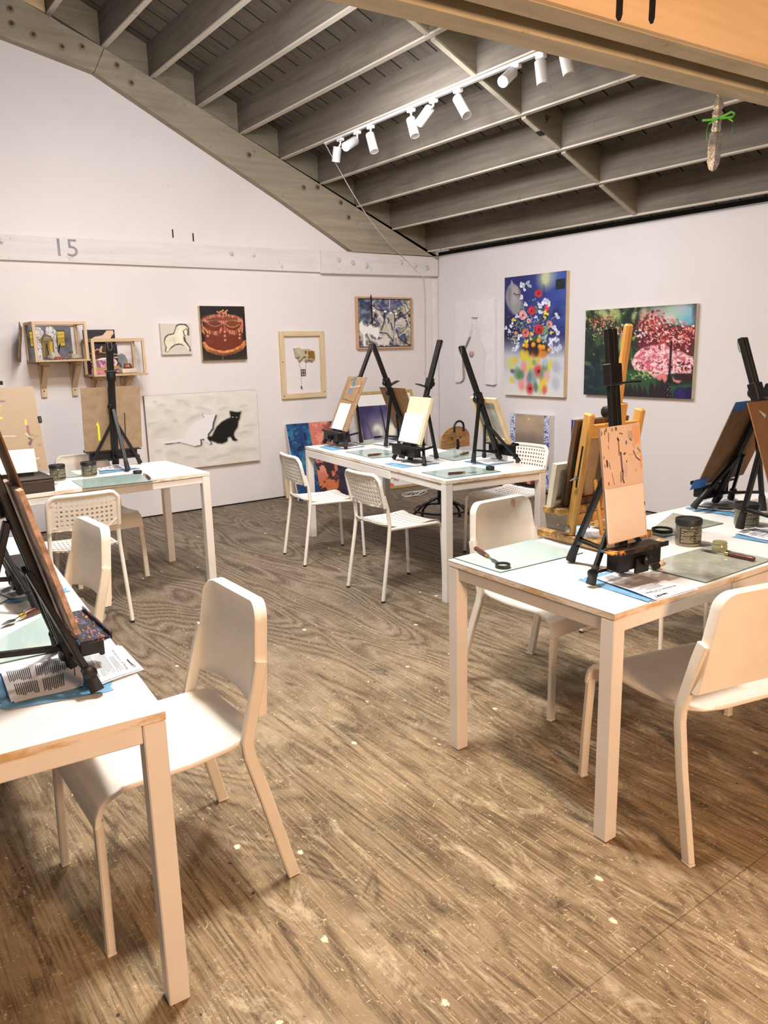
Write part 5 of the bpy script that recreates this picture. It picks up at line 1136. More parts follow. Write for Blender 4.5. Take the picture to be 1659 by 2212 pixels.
# ---- right table, nearest the camera
def paint_led():
    s = NT('paint_smeared_ledge'); o = s.obj(); n = s.noise(o, 34, 4, .8); k = s.mix(s.ramp(n, .5, .56), rgb(20, 18, 18), rgb(66, 48, 34))
    v = s.noise(s.mapping(o, loc=(4, 2, 1)), 22, 3); sep = s.node('ShaderNodeSeparateXYZ'); s.l.new(o, sep.inputs[0])
    k = s.mix(s.math('MULTIPLY', s.ramp(v, .52, .58), s.math('LESS_THAN', sep.outputs[0], -.088)), k, rgb(226, 140, 36)); k = s.mix(s.math('MULTIPLY', s.ramp(v, .46, .40), s.math('LESS_THAN', sep.outputs[0], -.095)), k, rgb(40, 92, 122))
    s.col(k); s.p(Roughness=.4); return s.m
LEDP = paint_led()
def fluted_led():
    s = NT('painted_black_ledge'); o = s.obj(); n = s.noise(s.mapping(o, (1, 4, 1)), 26, 4, .8); k = s.mix(s.ramp(n, .56, .62), rgb(22, 22, 22), rgb(70, 104, 170)); m_ = s.noise(s.mapping(o, (1, 4, 1), loc=(3, 2, 1)), 30, 3, .8); k = s.mix(s.ramp(m_, .57, .62), k, rgb(226, 130, 110))
    s.col(k); s.p(Roughness=.3); return s.m
LEDL = fluted_led(); PINKK = plain('pinkish_cardboard', (226, 192, 170), .8, var=.14, scale=26, c2=(110, 78, 62))
eR = Easel('black table easel on the right table, nearest us, holding the pink paint-marked board', (2.068, 1.52), 86.5, w=.318, D=.24, tilt=6.5, H=.803, clamp=.66, hinge=.2, ledge=.24, ledge_mat=LEDP)
eR.sheet('cardboard_sheet', 'pinkish board flecked with black paint on the nearest right-hand easel', 'board', .186, .372, .006, KRAFT, pic=pink_board(), roll=2.0, x=.004)
eR.sheet('primed_panel', 'blank square panel resting against the pink paint-marked board', 'panel', .176, .172, .004, PINKP, d=-.024, u0=.133, x=-.006, roll=1.0)
# ---- right table: two easels at the right edge
eR2 = Easel('black easel at the right edge with its back to us, blue tape on its board', (3.307, 1.963), -88, w=.33, D=.235, tilt=22, H=.78, clamp=.531, hinge=.25, lift=.006, lip=False)
def tape(parent, P, a0, a1, b0, b1, q, mat, name='tape'):
    return MB().add([P(a, b, qq) for a in (a0, a1) for b in (b0, b1) for qq in (q, q+.001)], [(0, 1, 3, 2), (4, 6, 7, 5), (0, 4, 5, 1), (2, 3, 7, 6), (0, 2, 6, 4), (1, 5, 7, 3)]).build(name, mat, parent)
BLUET = plain('blue_tape', (40, 104, 176), .6, var=.12, scale=30)
o = eR2.sheet('cardboard_sheet', 'brown cardboard seen from behind with blue tape on two corners, at the right edge', 'board', .40, .40, .004, KRAFTD)
tape(o, eR2.P, .137, .255, -.015, .035, -.002, BLUET); tape(o, eR2.P, .10, .205, .36, .403, -.002, BLUET)
eR3 = Easel('black easel at the right edge leaning towards the far wall, holding a face-on cardboard', (2.935, 1.388), 90, w=.33, D=.23, tilt=19.5, H=.76, clamp=.556, hinge=.25, lift=.006)
def kraft_face():
    p = Pic(120, 150, (128, 92, 58)); r = random.Random(31); n = fbm(150, 120, 8, 431); p.put(np.clip((n-.5)*4, 0, 1)*.35, (118, 80, 44)); p.poly([(.36, .22), (.98, .15), (.98, .98), (.36, .98)], (138, 98, 60), .9, .01); p.line([(.36, .22), (.98, .16)], .03, (44, 38, 32)); p.line([(.36, .22), (.35, .6)], .03, (52, 42, 34), .8)
    p.line([(.4, .5), (.6, .8), (.98, 1)], .03, (60, 40, 32), .8); p.line([(.5, .55), (.62, .75)], .014, (190, 70, 30)); p.poly([(.16, .08), (.28, .13), (.24, .16)], (180, 196, 216), 1); p.poly([(.55, .34), (.8, .3), (.72, .4)], (176, 192, 210), 1); p.line([(.3, .2), (.28, .44)], .04, (44, 44, 40), .8); scuffs(p, 26, [(80, 54, 32), (180, 132, 84), (40, 36, 34)], r, .012, .06); return p
eR3.sheet('cardboard_sheet', 'brown corrugated cardboard facing us at the right edge, smeared with dark paint', 'board', .36, .42, .005, KRAFTD, pic=kraft_face(), x=.055)
# ---- middle table
eA = Easel('black easel on the far end of the middle table, its brown board carrying blue tape', (3.262, 5.157), -9, lift=.006, w=.42, D=.235, tilt=24, H=.78, clamp=.50, lip=False, hinge=.25, ledge=.32)
eA.sheet('cardboard_sheet', 'brown board with blue tape on the far left easel of the middle table', 'board', .34, .445, .004, KRAFT, pic=brown_board())
eA.sheet('primed_panel', 'small white panel on the brown board with blue tape', 'panel', .205, .215, .004, WPAN, d=-.022, u0=.131, x=-.02)
eB = Easel('black easel on the middle table facing the corner, second from the far end', (3.745, 4.79), 176, w=.36, D=.24, tilt=22.5, H=.79, clamp=.50, hinge=.25)
eB.sheet('cardboard_sheet', 'dark brown board seen from behind on the easel facing the corner', 'board', .36, .36, .004, KRAFTD)
eC = Easel('black easel in the middle of the middle table with a bare birch panel', (3.148, 4.062), -5.3, w=.38, D=.228, tilt=18, H=.80, clamp=.52, hinge=.25, ledge=.33)
eC.sheet('birch_panel', 'bare birch wood panel on the middle easel of the middle table', 'panel', .25, .315, .02, PANEL)
eC.sheet('primed_panel', 'white panel leaning on the bare birch panel', 'panel', .235, .195, .004, WPAN, d=-.036, u0=.131, x=-.012)
eD = Easel('black easel seen from behind at the right side of the middle table', (3.650, 3.698), 176.5, w=.352, D=.238, tilt=23.5, H=.758, clamp=.43, lip=False, hinge=.25)
eD.sheet('stretched_canvas', 'stretched canvas seen from behind on the right side of the middle table', 'canvas', .255, .325, .018, PINE, frame=.03, back=plain('raw_canvas_back', (206, 204, 192), .8), d=-.016)
# ---- far left table
eE = Easel('tall black easel seen from behind on the far left table, before the shelves', (1.606, 5.36), -92.5, w=.34, D=.30, tilt=9, H=.835, clamp=.62, hinge=.30, ledge=.37)
yl = (232, 226, 40)
eE.sheet('cardboard_sheet', 'buff cardboard seen from behind on the tall easel before the shelves', 'board', .385, .43, .005, KRAFT, u0=.120)
pP = eE.P
t = bpy.data.objects['cardboard_sheet.004'] if 'cardboard_sheet.004' in bpy.data.objects else None
def paint_blob(parent, P, pts, q, mat, name='paint_streak'):
    MB().add([P(a, b, q) for a, b in pts], [tuple(range(len(pts)))]).build(name, mat, parent, fix=False)
last = [o for o in bpy.data.objects if o.get('label', '').startswith('buff cardboard seen from behind')][0]
paint_blob(last, pP, [(.085, .07), (.10, .07), (.1, .17), (.108, .18), (.098, .2), (.088, .17)], -.0008, plain('yellow_paint', yl, .5, var=.02))
paint_blob(last, pP, [(-.085, .06), (-.077, .06), (-.078, .25), (-.086, .25)], -.0008, plain('dark_paint', (60, 52, 44), .6))
# ---- box easel on the far left table, cut by the left edge
def pochade():
    BW = wood('dark_walnut', (66, 50, 42), (44, 32, 27), 0, 26)
    t = empty('sketch_box', 'dark wooden sketch box with a metal latch on the far left table', 'box', (.835, 4.79, T), R(2))
    MB().box((0, 0, .035), (.40, .30, .07), bev=.004).build('box_body', BW, t); MB().box((0, 0, .078), (.40, .30, .012), bev=.003).build('box_lid', BW, t)
    la = MB().box((.202, -.09, .055), (.006, .05, .05), bev=.001); la.build('latch', STEEL, t)
    MB().tube([(.207, -.12, .06), (.214, -.15, .064), (.214, -.15, .038), (.207, -.12, .036)], .003, 6).box((.206, -.105, .048), (.004, .03, .02)).build('latch_loop', STEEL, t)
    MB().box((-.02, .02, .092), (.30, .06, .016), bev=.002).build('lid_ledge', BE, t)
    MB().bar((-.1, .07, .09), (-.1, .20, .60), .03, .02, up=(0, 1, 0)).build('support_bar', BE, t)
    MB().bar((-.04, .175, .612), (.06, .175, .612), .04, .022).build('top_clamp', BE, t)
    return t
pochade()
pb = Pic(110, 150, (156, 133, 105), [(-380, 70), (385, 70), (565, 1030), (-260, 1060)]); n = fbm(150, 110, 9, 441); pb.put(np.clip((n-.5)*4, 0, 1)*.2, (150, 124, 94))
for pts, w, c in (([(-10, 215), (60, 205), (155, 215)], 26, (84, 82, 88)), ([(50, 370), (80, 385)], 34, (240, 214, 40)), ([(110, 385), (140, 395)], 22, (240, 206, 40)), ([(15, 345), (20, 370)], 26, (240, 214, 40)), ([(70, 290), (120, 300)], 16, (236, 206, 60)), ([(60, 250), (130, 258)], 7, (230, 214, 120)), ([(85, 395), (90, 440)], 6, (190, 120, 70)), ([(120, 400), (124, 445)], 6, (190, 120, 70)), ([(340, 430), (346, 480)], 16, (236, 206, 50)), ([(360, 500), (366, 560)], 20, (120, 54, 40)), ([(370, 570), (385, 630)], 16, (70, 62, 70)), ([(378, 640), (400, 660), (388, 715)], 22, (70, 26, 40)), ([(380, 690), (390, 715)], 14, (30, 30, 80)), ([(150, 600), (210, 600), (260, 605)], 9, (220, 214, 206)), ([(400, 905), (470, 880)], 14, (222, 216, 210)), ([(350, 585), (385, 625)], 10, (226, 220, 214))): pb.line(pts, w, c, .95)
for k in range(14): pb.ell((random.uniform(390, 540), random.uniform(560, 1000)), 14, 10, (120, 94, 66), 0, .5, .8)
t = empty('cardboard_sheet', 'buff board dabbed with yellow paint standing on the dark sketch box', 'board', (.80, 4.805, T+.1045), R(1)); t.rotation_euler = (R(-16), 0, R(1))
w, h = .50, .50
MB().add([(x, y, z) for x in (-w/2, w/2) for y in (.0, .006) for z in (0, h)], [(0, 1, 3, 2), (4, 6, 7, 5), (0, 4, 5, 1), (2, 3, 7, 6), (1, 5, 7, 3), (0, 2, 6, 4)]).build('board', KRAFT, t)
pb.mesh('painted_face', lambda u, v: (-w/2+u*w, -.001, h-v*h), t)
MB().box((.255, .004, .30), (.02, .02, .04), bev=.003).build('edge_clip', BE, t)
o = MB().box((0, 0, .068), (.20, .004, .136), bev=.001).build('primed_panel', WPAN, loc=(.885, 4.776, T+.1055)); o.rotation_euler = (R(-16), R(1), R(1)); tag(o, 'small white panel standing on the buff board with yellow dabs', 'panel')
# ---- left front table
eF = Easel('large black easel at the left edge, nearest us, a cardboard edge along its mast', (.428, 1.90), 180, w=.345, D=.24, tilt=13.5, H=.86, clamp=.76, hinge=.28, ledge=.24, ledge_mat=LEDL, boxw=.4)
eF.sheet('cardboard_sheet', 'cardboard with a torn edge on the nearest left-hand easel, seen edge-on', 'board', .195, .36, .012, PINKK, x=-.0, d=-.013)
eF.sheet('cardboard_strip', 'tall narrow card behind the torn-edged cardboard on the nearest left-hand easel', 'board', .12, .60, .004, KRAFTD, d=-.0265)
eG = Easel('black easel at the left edge behind the nearest one, almost hidden by it', (.455, 2.60), 180, w=.345, D=.24, tilt=14, H=.70, clamp=.42, hinge=.25, lip=False, lift=.006)
# ---- wooden easel on the right table, seen from behind
EW = wood('honey_beech', (206, 158, 86), (178, 128, 60), 2, 26, .45); EWX = wood('honey_beech_across', (206, 158, 86), (178, 128, 60), 0, 26, .45)
def smear_mat():
    s = NT('paint_crusted_wood'); o = s.obj(); n = s.noise(o, 40, 5, .8); k = s.mix(s.ramp(n, .45, .6), rgb(190, 140, 74), rgb(110, 92, 70)); v = s.noise(s.mapping(o, loc=(3, 1, 2)), 60, 3); k = s.mix(s.ramp(v, .64, .66), k, rgb(226, 200, 70)); k = s.mix(s.ramp(v, .36, .33), k, rgb(50, 64, 66)); s.col(k); s.p(Roughness=.55); return s.m
SMR = smear_mat()
WEX, WEY, WEL = 2.42, 1.93, math.radians(9.5)          # local y points towards us, the way the easel leans
def wooden_easel():
    t = empty('wooden_easel', 'honey coloured wooden table easel seen from behind on the right table', 'easel', (WEX, WEY, T+.009), R(178))
    w = .285; lean = lambda z: z*math.tan(WEL)
    for sg in (-1, 1):
        x = sg*w/2
        MB().box((x, .0, .0145), (.034, .31, .028), bev=.003).build('base_runner', SMR, t)
        l = MB().bar((x, lean(.028), .029), (x, lean(.50), .50), .026, .04, up=(0, 1, 0), bev=.006).build('upright', EW, t)
        MB().box((x+.0133 if sg > 0 else x+.0133, lean(.32), .30), (.001, .008, .16), Matrix.Rotation(-WEL, 3, 'X')).build('slot', ABLK, l)
        MB().tube([(x+.012, lean(.24), .25), (x+.03, lean(.24), .255)], .004, 8).tube([(x+.03, lean(.24)-.014, .247), (x+.03, lean(.24)+.014, .263)], .0035, 8).build('wing_bolt', STEEL, l)
        MB().lathe([(.012, 0), (.012, .003), (.006, .006)], 12, (x+.0132, lean(.05), .055), Matrix.Rotation(R(90), 3, 'Y')).build('bolt_plate', STEEL, l)
    MB().box((0, .12, .014), (w-.03, .03, .026), bev=.003).build('base_bar', SMR, t)
    MB().bar((-w/2, lean(.43), .43), (w/2, lean(.43), .43), .024, .05, bev=.004).build('cross_bar', EWX, t)
    MB().bar((-w/2-.06, lean(.125)-.06, .125), (w/2+.06, lean(.125)-.06, .125), .09, .026, bev=.003).build('canvas_ledge', SMR, t)
    MB().bar((-w/2, lean(.09), .09), (w/2, lean(.09), .09), .02, .04, bev=.003).build('cross_bar', EWX, t)
    MB().bar((.06, .09, .03), (.09, lean(.25)+.03, .25), .014, .014, bev=.003).build('strut', EW, t)
    MB().bar((-.0, lean(.12)+.02, .12), (-.0, lean(.82)-.01, .815), .034, .026, up=(0, 1, 0), bev=.007).build('mast', EW, t)
    MB().bar((.0, lean(.43)+.02, .42), (.0, lean(.52)+.02, .53), .05, .03, up=(0, 1, 0), bev=.004).build('mast_block', EW, t)
    MB().lathe([(.012, 0), (.022, .006), (.022, .02), (.014, .026)], 16, (.05, lean(.5)+.01, .50), Matrix.Rotation(R(90), 3, 'Y')).build('knob', ABLK, t, smooth=40)
wooden_easel()
def ledge_canvas(label, x0, x1, h, dy, mat, edge):
    """canvas on the easel's ledge; x to our right, dy in front of the uprights (away from us)"""
    w = x1-x0; t = empty('stretched_canvas', label, 'canvas', (WEX+(x0+x1)/2, WEY-math.tan(WEL)*.139+dy, T+.151)); t.rotation_euler = (WEL, 0, R(-2))
    mb = MB()
    for c, d in (((-w/2+.012, 0, h/2), (.024, .02, h)), ((w/2-.012, 0, h/2), (.024, .02, h)), ((0, 0, .012), (w-.048, .02, .024)), ((0, 0, h-.012), (w-.048, .02, .024))): mb.box(c, d)
    mb.build('stretcher_frame', edge, t); MB().box((0, .011, h/2), (w, .003, h)).build('canvas', mat, t)
DKW = wood('dark_brown_wood', (92, 64, 42), (64, 42, 28), 2, 26)
ledge_canvas('dark edged canvas standing on the wooden easel, nearer us', -.165, .12, .335, .038, KRAFT, DKW)
ledge_canvas('cream canvas leaning behind the dark edged canvas on the wooden easel', -.215, .06, .17, .066, plain('cream_canvas_back', (222, 206, 184), .8), plain('cream_canvas_edge', (222, 206, 184), .8))
# ------------------------------------------------------------------ glass, jars, knives, paper
def glass_mat(name, c, smear, amount):
    s = NT(name); o = s.obj(); n = s.noise(o, 9, 6, .75); n2 = s.noise(s.mapping(o, (4, 40, 1), rot=(0, 0, .5)), 1.0, 5, .8)
    k = s.mix(s.math('MULTIPLY', s.ramp(n, .4, .7), amount), rgb(*c), rgb(*smear)); k = s.mix(s.math('MULTIPLY', s.ramp(n2, .6, .68), amount*.5), k, rgb(236, 236, 224))
    s.col(k); s.p(Roughness=.12); s.set(s.b.inputs['Specular IOR Level'], .7); return s.m
G_CLEAR = glass_mat('green_glass', (172, 192, 184), (146, 168, 160), .6)
G_SMEAR = glass_mat('smeared_glass', (182, 206, 203), (200, 198, 172), .6)
G_GREY = glass_mat('grey_smeared_glass', (182, 184, 168), (140, 142, 132), .9)
GEDGE = plain('glass_edge', (62, 92, 80), .15, var=.1)
def glass(label, pts, mat, z=T, th=.004):
    """pane of glass lying on a table; corners as seen in the photo"""
    P = [on(*q, 2, z+th) for q in pts]; c = sum(P, Vector())/4; t = empty('glass_palette', label, 'glass palette', (c.x, c.y, z))
    L = [(p.x-c.x, p.y-c.y) for p in P]
    MB().add([(x, y, th) for x, y in L]+[(x, y, .0006) for x, y in L], [(0, 1, 2, 3), (7, 6, 5, 4)]).build('pane', mat, t)
    MB().add([(x, y, th) for x, y in L]+[(x, y, .0006) for x, y in L], [(i, (i+1) % 4, (i+1) % 4+4, i+4) for i in range(4)]).build('ground_edge', GEDGE, t); return t
c5 = lambda x, y: (940+x/2.3074, 1040+y/2.3074)
cp = lambda x, y: (1380+x/5.946, 1060+y/5.946)
cm = lambda x, y: (680+x/3.6065, 720+y/3.6065)
cb = lambda x, y: (x/4.879, 820+y/4.879)
cl = lambda x, y: (x/6.9125, 1100+y/6.9125)
cr = lambda x, y: (1480+x/3.8156, 680+y/3.8156)
cs = lambda x, y: (x/5.184, 1370+y/5.184)
glass('pale blue-green glass palette on the near left corner of the right table', [c5(95, 380), c5(325, 452), c5(738, 354), c5(480, 290)], G_SMEAR)
glass('grey smeared glass palette on the right table under a wood-handled knife', [cp(-10, 960), cp(860, 1175), cp(1720, 880), cp(880, 712)], G_GREY)
glass('glass palette behind the large grey jar on the right table', [cp(100, 540), cp(320, 590), cp(1085, 415), cp(440, 282)], G_GREY)
glass('glass palette at the near corner of the middle table with a red handled knife', [cm(830, 1082), cm(1030, 1130), cm(1450, 1075), cm(1215, 1035)], G_CLEAR)
glass('glass palette on the left side of the middle table, between two easels', [cm(240, 922), cm(445, 972), cm(790, 945), cm(470, 895)], G_CLEAR)
glass('glass palette on the middle table below the stool back', [cm(890, 950), cm(1085, 992), cm(1400, 935), cm(1080, 900)], G_CLEAR)
glass('glass palette at the far end of the middle table', [cm(300, 845), cm(370, 866), cm(640, 838), cm(480, 818)], G_CLEAR)
glass('long blue-green glass palette on the far left table by the black lid', [cb(757, 1062), cb(885, 1146), cb(1655, 1062), cb(1440, 985)], G_CLEAR)
glass('glass palette behind the jars on the far left table', [cb(560, 1000), cb(690, 1032), cb(850, 1018), cb(720, 950)], G_CLEAR)
glass('pale green glass palette at the left edge under a palette knife', [(-60, 1412), (0, 1432), cs(700, 170), cl(760, 1520)], G_SMEAR)
glass('pale green glass palette far back on the left front table', [(-120, 1300), (-30, 1320), (48, 1276), (-30, 1262)], G_SMEAR)
# -- jars
def jar_mat():
    s = NT('grey_paint_jar'); o = s.obj(); sep = s.node('ShaderNodeSeparateXYZ'); s.l.new(o, sep.inputs[0])
    n = s.noise(o, 40, 5, .7); k = s.mix(s.ramp(n, .4, .7), rgb(104, 104, 88), rgb(74, 76, 66)); k = s.mix(s.ramp(sep.outputs[2], .03, .0), k, rgb(132, 116, 84)); s.col(k); s.p(Roughness=.18, Coat_Weight=.5); return s.m
JARM = jar_mat(); LIDM = plain('black_lid', (28, 27, 26), .5, var=.1); LABT = plain('pale_label_print', (206, 200, 164), .6, var=.03); LABB = plain('black_label', (44, 42, 34), .5)
def jar(label, c, r=.046, h=.092, face=-90, z=T, printed=True):
    t = empty('paint_jar', label, 'jar', (c[0], c[1], z), R(face+90))
    MB().lathe([(0, .001), (r*.9, .0), (r*.97, .004), (r, .012), (r, h*.72), (r*.96, h*.78), (r*.9, h*.80)], 36).build('body', JARM, t, smooth=45)
    MB().lathe([(r*1.02, h*.79), (r*1.04, h*.80), (r*1.04, h*.96), (r*1.01, h), (r*.84, h), (r*.82, h*.975), (0, h*.975)], 36).build('lid', LIDM, t, smooth=40)
    rr = r+.0006
    def cyl(a, z0): return (rr*math.sin(a), -rr*math.cos(a), z0)
    lb = MB().grid(22, 2, lambda u, v: cyl(R(-95+190*u), h*(.12+.58*v))).build('label', LABB, t, smooth=60, fix=False)
    if printed:
        mb = MB(); q = random.Random(3); rr = r+.0011
        for k in range(20):
            zz = h*(.66-.026*k); a = -88; 
            if k in (3, 10): continue
            while a < 70:
                ln = q.uniform(4, 15)
                if not (-34 < a < -28) and q.random() < .9 and (k < 17 or a < -20): mb.grid(3, 2, lambda u, v: cyl(R(a+ln*u), zz+h*.009*v))
                a += ln+q.uniform(1.5, 3)
        mb.build('label_print', LABT, lb)
def atT(q, z=T): p = on(*q, 2, z); return (p.x, p.y)
jar('grey jar with black lid and printed label, large, on the right table', atT(cp(625, 690)), .047, .103)
jar('grey jar with black lid behind an easel leg at the right edge', atT(cr(500, 1740)), .048, .098, -70)
jar('grey jar half full of amber liquid on the far left table, in front', atT(cb(945, 1015)), .047, .092, -60)
jar('grey jar behind the dark sketch box latch on the far left table', atT(cb(615, 1060)), .046, .098, -80)
jar('grey jar hidden behind the birch panel easel on the middle table', atT(cm(758, 955)), .05, .098)
# -- small open glass jar, tape roll, cork
GJ = plain('clear_jar_glass', (214, 214, 170), .06, trans=.6, var=.05)
c = atT(cp(1035, 765), T+.005); t = empty('small_glass_jar', 'small open glass jar standing on the grey glass palette', 'jar', (c[0], c[1], T+.0045))
MB().lathe([(0, .002), (.0245, .0), (.027, .003), (.027, .019), (.0245, .023), (.0245, .034), (.0225, .034), (.0225, .022), (.024, .018), (.024, .006), (0, .005)], 30).build('body', GJ, t, smooth=45)
MB().lathe([(.0252, .026), (.026, .027), (.026, .029), (.0252, .03)], 30).build('screw_thread', GJ, t, smooth=45)
TAPEM = plain('cream_masking_tape', (240, 222, 190), .6, var=.02)
c = atT((1400, 1218)); t = empty('masking_tape_roll', 'cream roll of masking tape on the right table behind the near easel', 'tape', (c[0], c[1], T))
MB().lathe([(.036, .0), (.050, .0), (.051, .002), (.051, .022), (.05, .024), (.036, .024), (.036, 0)], 36, caps=False).build('tape_ring', TAPEM, t, smooth=35); MB().lathe([(.0352, .0), (.036, 0), (.036, .0245), (.0345, .0245), (.0345, 0)], 36, caps=False).build('cardboard_core', KRAFT, t, smooth=35)
c = atT((1422, 1178)); o = MB().box((0, 0, .012), (.042, .022, .024), bev=.005).build('wooden_block', plain('tan_block', (222, 180, 124), .6), loc=(c[0], c[1], T), rz=R(20)); tag(o, 'small tan wooden block between the near easel and the large jar', 'block')
# -- loose black caps
def cap(label, c, r=.024, h=.014, z=T, hollow=True, group=None):
    t = empty('jar_cap', label, 'cap', (c[0], c[1], z), 0, group)
    pr = [(r, 0), (r*1.02, .002), (r*1.02, h), (r*.9, h), (r*.88, .003), (0, .003)] if hollow else [(r*.95, 0), (r, .002), (r, h-.002), (r*.94, h), (0, h)]
    MB().lathe(pr, 28).build('cap_shell', LIDM, t, smooth=40)
    if hollow: MB().lathe([(0, .0035), (r*.86, .0035), (r*.86, .004), (0, .0042)], 24).build('cap_liner', plain('pale_cap_liner', (222, 220, 196), .6), t)
zg = T+.0045
cap('black cap lying upside down on the blue-green palette of the right table', atT(c5(337, 428), zg), .026, .013, zg)
cap('black cap behind the ledge of the nearest right-hand easel', atT((1430, 1150)), .04, .012, zg)
cap('black cap on the near corner palette of the middle table', atT(cm(1366, 1064), zg), .027, .022, zg, False)
cap('black cap on the long palette of the far left table', atT(cb(1450, 988), zg), .028, .018, zg, False)
# -- palette knives
HND = wood('dark_red_handle', (104, 50, 40), (66, 30, 24), 1, 30, .3); BRASS = plain('brass_ferrule', (206, 170, 84), .25, .9); BLADE = plain('steel_blade', (190, 192, 190), .2, .95, c2=(140, 142, 140))
HNB = plain('black_knife_handle', (28, 22, 20), .4)
def knife(label, tip, end, z, hm=HND, wide=.009, cat='palette knife', r=.0085):
    a, b = on(*tip, 2, z), on(*end, 2, z); a.z = b.z = 0; d = b-a; L = d.length; rz = math.atan2(d.y, d.x)-PI/2
    t = empty('palette_knife', label, cat, ((a.x+b.x)/2, (a.y+b.y)/2, z), rz); h0 = L*.02
    zc = r
    MB().lathe([(r*.7, 0), (r*.9, L*.06), (r, L*.18), (r*.9, L*.32), (r*1.05, L*.42), (r*.8, L*.46), (0, L*.465)], 16, (0, h0, zc), Matrix.Rotation(R(-90), 3, 'X')).build('handle', hm, t, smooth=50)
    MB().lathe([(r*.72, -.014), (r*.78, 0), (r*.7, .002)], 14, (0, h0, zc), Matrix.Rotation(R(-90), 3, 'X')).build('ferrule', BRASS, t, smooth=50)
    y1 = h0-.014; nk = L*.12
    P = [(.0022, y1), (.0022, y1-nk), (wide, y1-nk-.012), (wide*.95, -L*.5+.03), (wide*.3, -L*.5+.004), (0, -L*.5), (-wide*.3, -L*.5+.004), (-wide*.95, -L*.5+.03), (-wide, y1-nk-.012), (-.0022, y1-nk), (-.0022, y1)]
    def zz(y): return zc if y > y1-nk+.001 else max(.0012, zc*.5+ (y+L*.5)/(L*.5)*zc*.3)
    MB().add([(x, y, zz(y)+.0006) for x, y in P]+[(x, y, zz(y)-.0006) for x, y in P], [tuple(range(11)), tuple(range(11, 22))[::-1]]+[(i, (i+1) % 11, (i+1) % 11+11, i+11) for i in range(11)]).build('blade', BLADE, t)
knife('wood-handled palette knife on the blue-green palette, its tip under the black cap', c5(325, 420), c5(198, 342), zg, wide=.008)
knife('dark red handled palette knife on the grey palette of the right table', cp(785, 765), cp(1500, 915), zg)
knife('red handled palette knife on the near corner palette of the middle table', cm(1275, 1085), cm(1035, 1105), zg)
knife('brown handled palette knife on the left palette of the middle table', cm(605, 940), cm(410, 960), zg)
knife('tan handled palette knife below the stool back on the middle table', cm(1078, 968), cm(1198, 935), zg, wood('tan_handle', (140, 104, 58), (90, 62, 34), 1, 30))
knife('black handled knife at the far end of the middle table', cm(580, 806), cm(460, 818), zg, HNB)
knife('small brown knife on the long palette of the far left table', cb(1510, 990), cb(1580, 1055), zg, HND, .006)
knife('brown handled palette knife with brass ferrule on the left front table', cl(20, 1760), cl(670, 1497), zg, HND, .013, r=.01)
